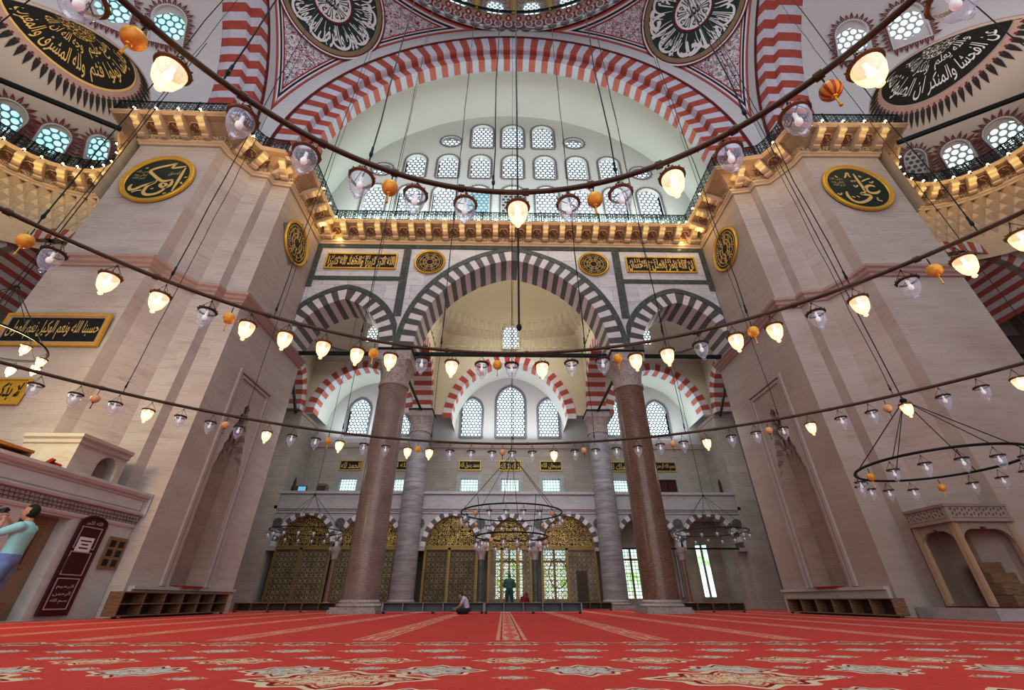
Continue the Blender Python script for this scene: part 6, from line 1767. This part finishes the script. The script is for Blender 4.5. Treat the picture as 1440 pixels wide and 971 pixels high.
# ------------------------------------------------------------------ people
def skin_geo(V, E, Rr, levels=2):
    me = bpy.data.meshes.new('sk'); me.from_pydata([Vector(v) for v in V], E, []); o = bpy.data.objects.new('sk', me); COL.objects.link(o)
    o.modifiers.new('skin', 'SKIN'); sv = me.skin_vertices[0].data
    for i, r in enumerate(Rr): sv[i].radius = (r, r) if not isinstance(r, tuple) else r
    sv[0].use_root = True
    s = o.modifiers.new('sub', 'SUBSURF'); s.levels = levels; s.render_levels = levels
    dg = bpy.context.evaluated_depsgraph_get(); dg.update(); ev = o.evaluated_get(dg); m2 = ev.to_mesh()
    vs = [v.co.copy() for v in m2.vertices]; fs = [tuple(p.vertices) for p in m2.polygons]; ev.to_mesh_clear()
    bpy.data.objects.remove(o); bpy.data.meshes.remove(me)
    return vs, fs
def chain(J, names, radii):
    V = [J[n] for n in names]; return V, [(i, i + 1) for i in range(len(V) - 1)], radii
def head_geo(mb, c, f, up, k=1.0):
    """a head with brow, nose, lips, chin and ears; f = facing direction"""
    f = Vector(f).normalized(); up = Vector(up); up = (up - f * up.dot(f)).normalized(); s = up.cross(f); c = Vector(c)
    def P(a, b, cc): return c + f * a * k + s * b * k + up * cc * k
    n, m = 28, 20; v = []
    for i in range(m + 1):
        t = -PI / 2 + PI * i / m
        for q in range(n):
            a = 2 * PI * q / n
            x = .098 * math.cos(t) * math.cos(a); y = .076 * math.cos(t) * math.sin(a); z = .118 * math.sin(t)
            if z < 0: y *= 1 + z * 2.0; x *= 1 + z * .6 if x < 0 else 1 + z * .8
            if x > 0:
                g = lambda y0, z0, wy, wz: math.exp(-((y - y0) / wy) ** 2 - ((z - z0) / wz) ** 2)
                x += .024 * g(0, -.022, .013, .022) + .012 * g(0, .002, .010, .022) + .006 * g(0, .034, .05, .012) + .008 * g(0, -.062, .022, .010) + .010 * g(0, -.098, .026, .016)
                x -= .010 * g(.030, .012, .014, .010) + .010 * g(-.030, .012, .014, .010)
            v.append(P(x, y, z))
    mb.add(v, [(i * n + q, i * n + (q + 1) % n, (i + 1) * n + (q + 1) % n, (i + 1) * n + q) for i in range(m) for q in range(n)])
    for e in (-1, 1):
        mb.ball(P(-.008, e * .076, -.008), .018 * k, .010 * k, .030 * k, n=8, m=6)
    return P
def hand_geo(mb, w, d, nrm, k=1.0, curl=.5):
    """palm and five fingers; w wrist, d pointing direction, nrm palm normal (curl side)"""
    d = Vector(d).normalized(); nrm = Vector(nrm); nrm = (nrm - d * nrm.dot(d)).normalized(); sd = d.cross(nrm); w = Vector(w)
    V = [w, w + d * .045 * k, w + d * .085 * k]; vs, fs = skin_geo(V, [(0, 1), (1, 2)], [(.024 * k, .018 * k), (.036 * k, .017 * k), (.034 * k, .014 * k)], 1); mb.add(vs, fs)
    for i, (o, l) in enumerate(((-.027, .066), (-.009, .078), (.009, .072), (.026, .056))):
        p = w + d * .085 * k + sd * o * k; pts = [p]; a = .15
        for q in (.45, .32, .23):
            a += curl; p = p + (d * math.cos(a) + nrm * math.sin(a)) * l * q * k; pts.append(p)
        mb.tube(pts, [.0095 * k, .009 * k, .008 * k, .006 * k], 7)
    p = w + d * .03 * k - sd * .03 * k; q = p + (d * .5 - sd * .8 + nrm * .3).normalized() * .038 * k; r = q + (d * .85 - sd * .2 + nrm * .5).normalized() * .032 * k
    mb.tube([p, q, r], [.013 * k, .010 * k, .007 * k], 7)
def solid(mb, res=.014, smooth=6):
    """fuse overlapping volumes into one continuous skin"""
    me = bpy.data.meshes.new('vol'); me.from_pydata([Vector(v) for v in mb.v], [], mb.f); o = bpy.data.objects.new('vol', me); COL.objects.link(o)
    r = o.modifiers.new('fuse', 'REMESH'); r.mode = 'VOXEL'; r.voxel_size = res
    s = o.modifiers.new('soft', 'SMOOTH'); s.iterations = smooth; s.factor = .5
    dg = bpy.context.evaluated_depsgraph_get(); dg.update(); ev = o.evaluated_get(dg); m2 = ev.to_mesh()
    vs = [v.co.copy() for v in m2.vertices]; fs = [tuple(p.vertices) for p in m2.polygons]; ev.to_mesh_clear()
    bpy.data.objects.remove(o); bpy.data.meshes.remove(me)
    return vs, fs
def limb(mb, a, b, ra, rb, n=12):
    a, b = Vector(a), Vector(b); L = (b - a).length; k = max(3, int(L / .03)); mb.tube([a.lerp(b, i / k) for i in range(k + 1)], [ra + (rb - ra) * i / k for i in range(k + 1)], n)
    mb.ball(a, ra, n=12, m=8); mb.ball(b, rb, n=12, m=8)
def torso(mb, J, g, k, lo=0.0, hi=1.0):
    """oval trunk from hips to neck; g = extra thickness"""
    C = [Vector(J[n]) for n in ('pelvis', 'spine', 'chest', 'neck')]
    sd = (Vector(J['shL']) - Vector(J['shR'])); hp = (Vector(J['hipL']) - Vector(J['hipR']))
    W = [(.155, .112), (.142, .100), (.172, .112), (.065, .060)]; N = 26
    for i in range(N + 1):
        t = i / N
        if t < lo or t > hi: continue
        q = t * 3; s = min(2, int(q)); f = q - s; f2 = f * f * (3 - 2 * f)
        c = C[s].lerp(C[s + 1], f); ax = (C[s + 1] - C[s]).normalized(); side = hp.lerp(sd, t).normalized(); side = (side - ax * side.dot(ax)).normalized(); fr = ax.cross(side)
        w = (W[s][0] + (W[s + 1][0] - W[s][0]) * (f2 if s < 2 else f ** 1.6)) * k + g; d = (W[s][1] + (W[s + 1][1] - W[s][1]) * (f2 if s < 2 else f ** 1.4)) * k + g
        m = Matrix((side, fr, ax)).transposed(); mb.ball(c, w, d, .06 * k + g * .5, n=18, m=8, mat=m)
def figure(name, J, label, mats, face, up=(0, 0, 1), hat=None, hands=None, k=1.0, rz=0, loc=(0, 0, 0), skirt=False, eyes=True):
    """J: joints in local metres. One continuous body, clothes and hair as children."""
    T = MAT
    v = MB(); torso(v, J, 0, k)
    limb(v, J['neck'], J['skull'], .056 * k, .052 * k)
    for s in 'LR':
        limb(v, Vector(J['chest']).lerp(Vector(J['sh' + s]), .6), J['sh' + s], .07 * k, .056 * k)
        limb(v, J['sh' + s], J['el' + s], .054 * k, .041 * k); limb(v, J['el' + s], J['wr' + s], .042 * k, .027 * k)
        limb(v, J['hip' + s], J['knee' + s], .086 * k, .056 * k); limb(v, J['knee' + s], J['ank' + s], .056 * k, .038 * k); limb(v, J['ank' + s], J['toe' + s], .036 * k, .030 * k)
    body = MB(); body.add(*solid(v))
    P = head_geo(body, J['head'], face, up, k)
    for sd in 'LR':
        if hands and sd in hands: d, nn, c = hands[sd]; hand_geo(body, J['wr' + sd], d, nn, k, c)
    o = body.build('person', T['skin'], smooth=80); o.location = loc; o.rotation_euler = (0, 0, rz); tag(o, label, 'person')
    sl = mats.get('sleeve', .62); g = .016
    v = MB(); torso(v, J, g, k, .07, .93)
    for s in 'LR':
        limb(v, Vector(J['chest']).lerp(Vector(J['sh' + s]), .5), J['sh' + s], .085 * k, .074 * k)
        a, b, w = Vector(J['sh' + s]), Vector(J['el' + s]), Vector(J['wr' + s])
        limb(v, a, a.lerp(b, min(1, sl)), .074 * k, .062 * k)
        if sl > .9: limb(v, b, b.lerp(w, .9), .060 * k, .044 * k)
    q = MB(); q.add(*solid(v, .013)); q.build('shirt', mats['shirt'], o, smooth=80)
    v = MB(); torso(v, J, g * 1.1, k, .0, .20)
    for s in 'LR':
        h, n_, a = Vector(J['hip' + s]), Vector(J['knee' + s]), Vector(J['ank' + s])
        limb(v, Vector(J['pelvis']).lerp(h, .7), h, .105 * k, .108 * k)
        limb(v, h, n_, .108 * k, .076 * k); limb(v, n_, n_.lerp(a, .93), .076 * k, .062 * k)
    q = MB(); q.add(*solid(v, .013)); q.build('trousers', mats['trousers'], o, smooth=80)
    for sd in 'LR':
        a, t = Vector(J['ank' + sd]), Vector(J['toe' + sd]); v = MB(); limb(v, a, a.lerp(t, .4), .046 * k, .048 * k); limb(v, a.lerp(t, .4), t, .048 * k, .036 * k); mb = MB(); mb.add(*solid(v, .012, 3)); mb.build('shoe', mats.get('shoe', T['phone']), o, smooth=80)
    if hat != 'none':
        mb = MB(); n = 22; m = 12                                     # close-cut hair cap
        for i in range(m):
            for q in range(n):
                quad = []
                for (ii, qq) in ((i, q), (i, q + 1), (i + 1, q + 1), (i + 1, q)):
                    t = -PI / 2 + PI * ii / m; a = 2 * PI * qq / n
                    quad.append((.106 * math.cos(t) * math.cos(a), .083 * math.cos(t) * math.sin(a), .126 * math.sin(t)))
                cx = sum(p[0] for p in quad) / 4; cz = sum(p[2] for p in quad) / 4; cy = abs(sum(p[1] for p in quad) / 4)
                if cz > .052 + .25 * max(0, cx) or (cx < -.005 and cz > -.055) or (hat == 'hood' and cx < .05): mb.add([P(*p) for p in quad], [(0, 1, 2, 3)])
        mb.build('hood' if hat == 'hood' else 'hair', mats.get('hat', T['hair']), o, smooth=80)
    if eyes:
        for e in (-1, 1):
            mb = MB(); mb.ball(P(.083, e * .030, .012), .010 * k, n=8, m=6); mb.build('eye', T['phone'], o)
            mb = MB(); mb.tube([P(.092, e * .016, .033), P(.090, e * .032, .037), P(.078, e * .046, .031)], .005 * k, 5); mb.build('eyebrow', T['hair'], o)
        mb = MB(); mb.tube([P(.086, -.022, -.060), P(.098, 0, -.058), P(.086, .022, -.060)], .005 * k, 5); mb.build('lips', T['mould_red'], o)
    return o, P
def build_people():
    T = MAT
    # man photographing, left edge: faces half left, half towards the viewer
    J = dict(pelvis=(0, 0, .97), spine=(-.01, 0, 1.15), chest=(-.01, 0, 1.36), neck=(.0, 0, 1.50), skull=(.01, 0, 1.58), head=(.035, 0, 1.655),
             hipL=(0, .095, .90), kneeL=(.03, .11, .50), ankL=(-.03, .12, .075), toeL=(.13, .14, .035), hipR=(0, -.095, .90), kneeR=(.03, -.11, .50), ankR=(-.01, -.12, .075), toeR=(.15, -.14, .035),
             shL=(-.01, .19, 1.43), elL=(.20, .25, 1.30), wrL=(.25, .075, 1.52), shR=(-.01, -.19, 1.43), elR=(.16, -.34, 1.36), wrR=(.29, -.12, 1.56))
    figure('man', J, 'man in an aqua T-shirt and jeans raising a black camera, at the left edge', dict(shirt=T['tee'], trousers=T['jeans']), (1, 0, .30), (-.3, 0, 1),
           hands=dict(L=((.35, -.25, .9), (.6, -.7, .0), .38), R=((.35, .30, .85), (.6, .8, 0), .38)), rz=math.radians(203), loc=(-7.62, 7.02, 0))
    a = math.radians(203); c, s = math.cos(a), math.sin(a); q = (.335, -.02, 1.66)
    o = empty('camera_body', (-7.62 + q[0] * c - q[1] * s, 7.02 + q[0] * s + q[1] * c, q[2]), a); tag(o, 'small black camera held up by the man in the aqua T-shirt', 'camera')
    mb = MB(); mb.box(-.02, .02, -.065, .065, -.035, .035); mb.box(-.015, .015, -.02, .02, .035, .048); case = mb.build('camera_case', T['phone'], o)
    mb = MB(); mb.lathe([(.03, .02), (.03, .06), (.024, .065), (.02, .055)], 14, mat=Matrix.Rotation(PI / 2, 4, 'Y')); mb.build('lens', T['iron'], case, smooth=40)
    # man sitting cross-legged on the carpet, bent over a book, facing left
    J = dict(pelvis=(0, 0, .12), spine=(.03, 0, .28), chest=(.10, 0, .46), neck=(.20, 0, .60), skull=(.24, 0, .64), head=(.295, 0, .675),
             hipL=(.04, .10, .12), kneeL=(.34, .30, .13), ankL=(.36, -.05, .06), toeL=(.30, -.18, .06), hipR=(.04, -.10, .12), kneeR=(.34, -.30, .13), ankR=(.24, .05, .055), toeR=(.20, .18, .05),
             shL=(.13, .18, .54), elL=(.27, .24, .32), wrL=(.46, .13, .20), shR=(.13, -.18, .54), elR=(.27, -.24, .32), wrR=(.46, -.13, .20))
    figure('sitter', J, 'man in a pale shirt and dark trousers sitting cross-legged on the carpet, head bent', dict(shirt=T['shirt'], trousers=T['navy']), (.75, 0, -.60), (.6, 0, .8),
           hands=dict(L=((.8, -.35, -.25), (.1, -.5, .8), .45), R=((.8, .35, -.25), (.1, .5, .8), .45)), rz=PI - .12, loc=(-1.86, 20.75, 0))
    b = empty('open_book', (-2.44, 20.82, .12), PI); tag(b, 'small open book in the hands of the sitting man', 'book')
    mb = MB(); mb.add([(-.09, -.12, .03), (.09, -.12, .03), (.09, 0, 0), (-.09, 0, 0), (.09, .12, .03), (-.09, .12, .03)], [(0, 1, 2, 3), (3, 2, 4, 5)]); mb.build('pages', T['paper'], b)
    mb = MB(); mb.add([(-.095, -.125, .022), (.095, -.125, .022), (.095, 0, -.008), (-.095, 0, -.008), (.095, .125, .022), (-.095, .125, .022)], [(0, 1, 2, 3), (3, 2, 4, 5)]); mb.build('book_cover', T['maroon'], b)
    # worshipper standing with folded arms, seen from behind
    J = dict(pelvis=(0, 0, .95), spine=(0, 0, 1.13), chest=(0, 0, 1.33), neck=(.0, 0, 1.49), skull=(.01, 0, 1.56), head=(.02, 0, 1.63),
             hipL=(0, .10, .88), kneeL=(.02, .14, .48), ankL=(-.02, .17, .075), toeL=(.14, .19, .035), hipR=(0, -.10, .88), kneeR=(.02, -.14, .48), ankR=(-.02, -.17, .075), toeR=(.14, -.19, .035),
             shL=(0, .19, 1.41), elL=(.06, .30, 1.14), wrL=(.20, .06, 1.12), shR=(0, -.19, 1.41), elR=(.06, -.30, 1.14), wrR=(.20, -.06, 1.14))
    figure('worshipper', J, 'person in dark green standing in prayer with folded arms, seen from behind', dict(shirt=T['teal_l'], trousers=T['teal'], sleeve=.98, hat=T['teal_l']), (1, 0, -.1), hat='hood',
           hands=dict(L=((.2, -.9, 0), (-.8, -.2, 0), .3), R=((.2, .9, 0), (-.8, .2, 0), .3)), rz=PI / 2, loc=(-.05, 25.6, 0), k=1.06)
    # person in maroon kneeling beside
    J = dict(pelvis=(0, 0, .26), spine=(.10, 0, .42), chest=(.22, 0, .56), neck=(.34, 0, .66), skull=(.39, 0, .69), head=(.45, 0, .73),
             hipL=(.02, .09, .25), kneeL=(.36, .11, .075), ankL=(-.10, .11, .06), toeL=(-.22, .10, .04), hipR=(.02, -.09, .25), kneeR=(.36, -.11, .075), ankR=(-.10, -.11, .06), toeR=(-.22, -.10, .04),
             shL=(.25, .17, .60), elL=(.34, .20, .36), wrL=(.44, .10, .22), shR=(.25, -.17, .60), elR=(.34, -.20, .36), wrR=(.44, -.10, .22))
    figure('kneeler', J, 'person in a maroon robe kneeling and bowing next to the standing worshipper', dict(shirt=T['robe'], trousers=T['robe'], sleeve=.95, hat=T['robe']), (.8, 0, -.5), (.5, 0, .8), hat='hood',
           hands=dict(L=((.7, 0, -.5), (0, -1, 0), .3), R=((.7, 0, -.5), (0, 1, 0), .3)), rz=math.radians(60), loc=(.62, 25.4, 0))
# ------------------------------------------------------------------ small things on the gallery and floor
def build_small():
    T = MAT
    o = empty('monitor', (-15.2, 31.75, 7.08)); tag(o, 'small dark monitor with pale blue screen on the left end of the gallery parapet', 'monitor')
    mb = MB(); mb.box(-.55, .55, -.06, .06, .02, .52); mb.build('monitor_case', T['phone'], o)
    mb = MB(); mb.quad((-.05, -.065, .07), (.5, -.065, .07), (.5, -.065, .47), (-.05, -.065, .47)); mb.build('screen', T['blue'], o)
    mb = MB(); mb.box(-.25, .25, -.12, .12, 0, .02); mb.build('monitor_stand', T['phone'], o)
    o = empty('wooden_box', (-13.55, 31.8, 7.08)); tag(o, 'brown rounded wooden box on the gallery parapet, right of the monitor', 'box')
    mb = MB(); mb.prism([(-.34, 0), (.34, 0), (.36, .5), (.30, .66), (-.30, .66), (-.36, .5)], XZ, -.22, .22); mb.build('box_body', T['wood'], o)
    mb = MB(); mb.box(-.28, .28, -.24, -.22, .1, .5); mb.build('front_panel', T['woodi'], o)
    for s, nm in ((-1, 'left'), (1, 'right')):
        mb = MB(); x = 15.985 * s; pts = [(32.3, 7.1), (32.75, 7.1), (32.75, 8.0), (32.66, 8.25), (32.52, 8.4), (32.39, 8.25), (32.3, 8.0)]  # flat dark arch on the wall, its colour stands for a niche's shade
        mb.prism(pts, YZ, x, x - .012 * s); struct(mb.build('niche_1' if s < 0 else 'niche_2', T['woodi']), f'small dark arched doorway high in the {nm} end wall of the aisle', 'alcove')
    o = empty('wooden_chair', (7.55, 26.4, 0), .35); tag(o, 'dark green wooden chair standing behind the brown granite column', 'chair')
    mb = MB(); mb.box(-.22, .22, -.22, .22, .43, .47); mb.build('seat', T['teal'], o)
    for x in (-.2, .2):
        mb = MB(); mb.box(x - .02, x + .02, -.21, -.17, 0, .43); mb.build('leg', T['teal'], o)
        mb = MB(); mb.box(x - .02, x + .02, .18, .22, 0, .95); mb.build('leg', T['teal'], o)
    mb = MB(); mb.box(-.2, .2, .18, .215, .86, .95); mb.box(-.2, .2, .18, .215, .56, .61)
    for k in range(5): mb.box(-.15 + k * .07, -.13 + k * .07, .19, .21, .61, .86)
    mb.build('backrest', T['teal'], o)
# ------------------------------------------------------------------ assemble
setup_materials(); setup_camera(); setup_light()
T = MAT
mb = MB(); mb.box(-34, 34, -18, 40, -.12, -.03); struct(mb.build('floor', T['wallstone']), 'stone floor under the carpet', 'floor')
mb = MB(); mb.box(-33, 33, -17, 36, -.03, 0); tag(mb.build('carpet', T['carpet']), 'wall-to-wall red carpet with cream floral medallions and striped prayer rows', 'carpet')
build_pier(-1, 'left'); build_pier(1, 'right'); build_arcade(); build_upper(); build_side(-1, 'left'); build_side(1, 'right'); build_aisle()
build_rings(); build_chandeliers(); build_panels(); build_racks(); build_tribune(); build_canopy(); build_people(); build_small()
path = plan_path()
o, pts = cornice_run('trim_6', path, 'bracketed stone cornice running round piers and arcade', -1)
build_railing(path, -1, 'black iron scrollwork railing along the top of the cornice')
npt = len(pts)
grp = {'under the left half dome': [], 'over the left pier': [], 'over the arcade': [], 'over the right pier': [], 'under the right half dome': []}
for k, q in enumerate(pts):
    x = q[0].x
    w = ('under the left half dome' if x < -19.75 else 'over the left pier' if x < -12.9 else 'over the arcade' if x < 12.9 else 'over the right pier' if x < 19.75 else 'under the right half dome')
    grp[w].append(q)
for w, l in grp.items(): place_bulbs(l, set(), 'bulbs along the cornice', w)
for k, (p, d, n) in enumerate(pts):
    if 1:
        q = p + n * 1.42; point('cornice_glow', (q.x, q.y, 21.25), 9.5, (1, .72, .32), .1)
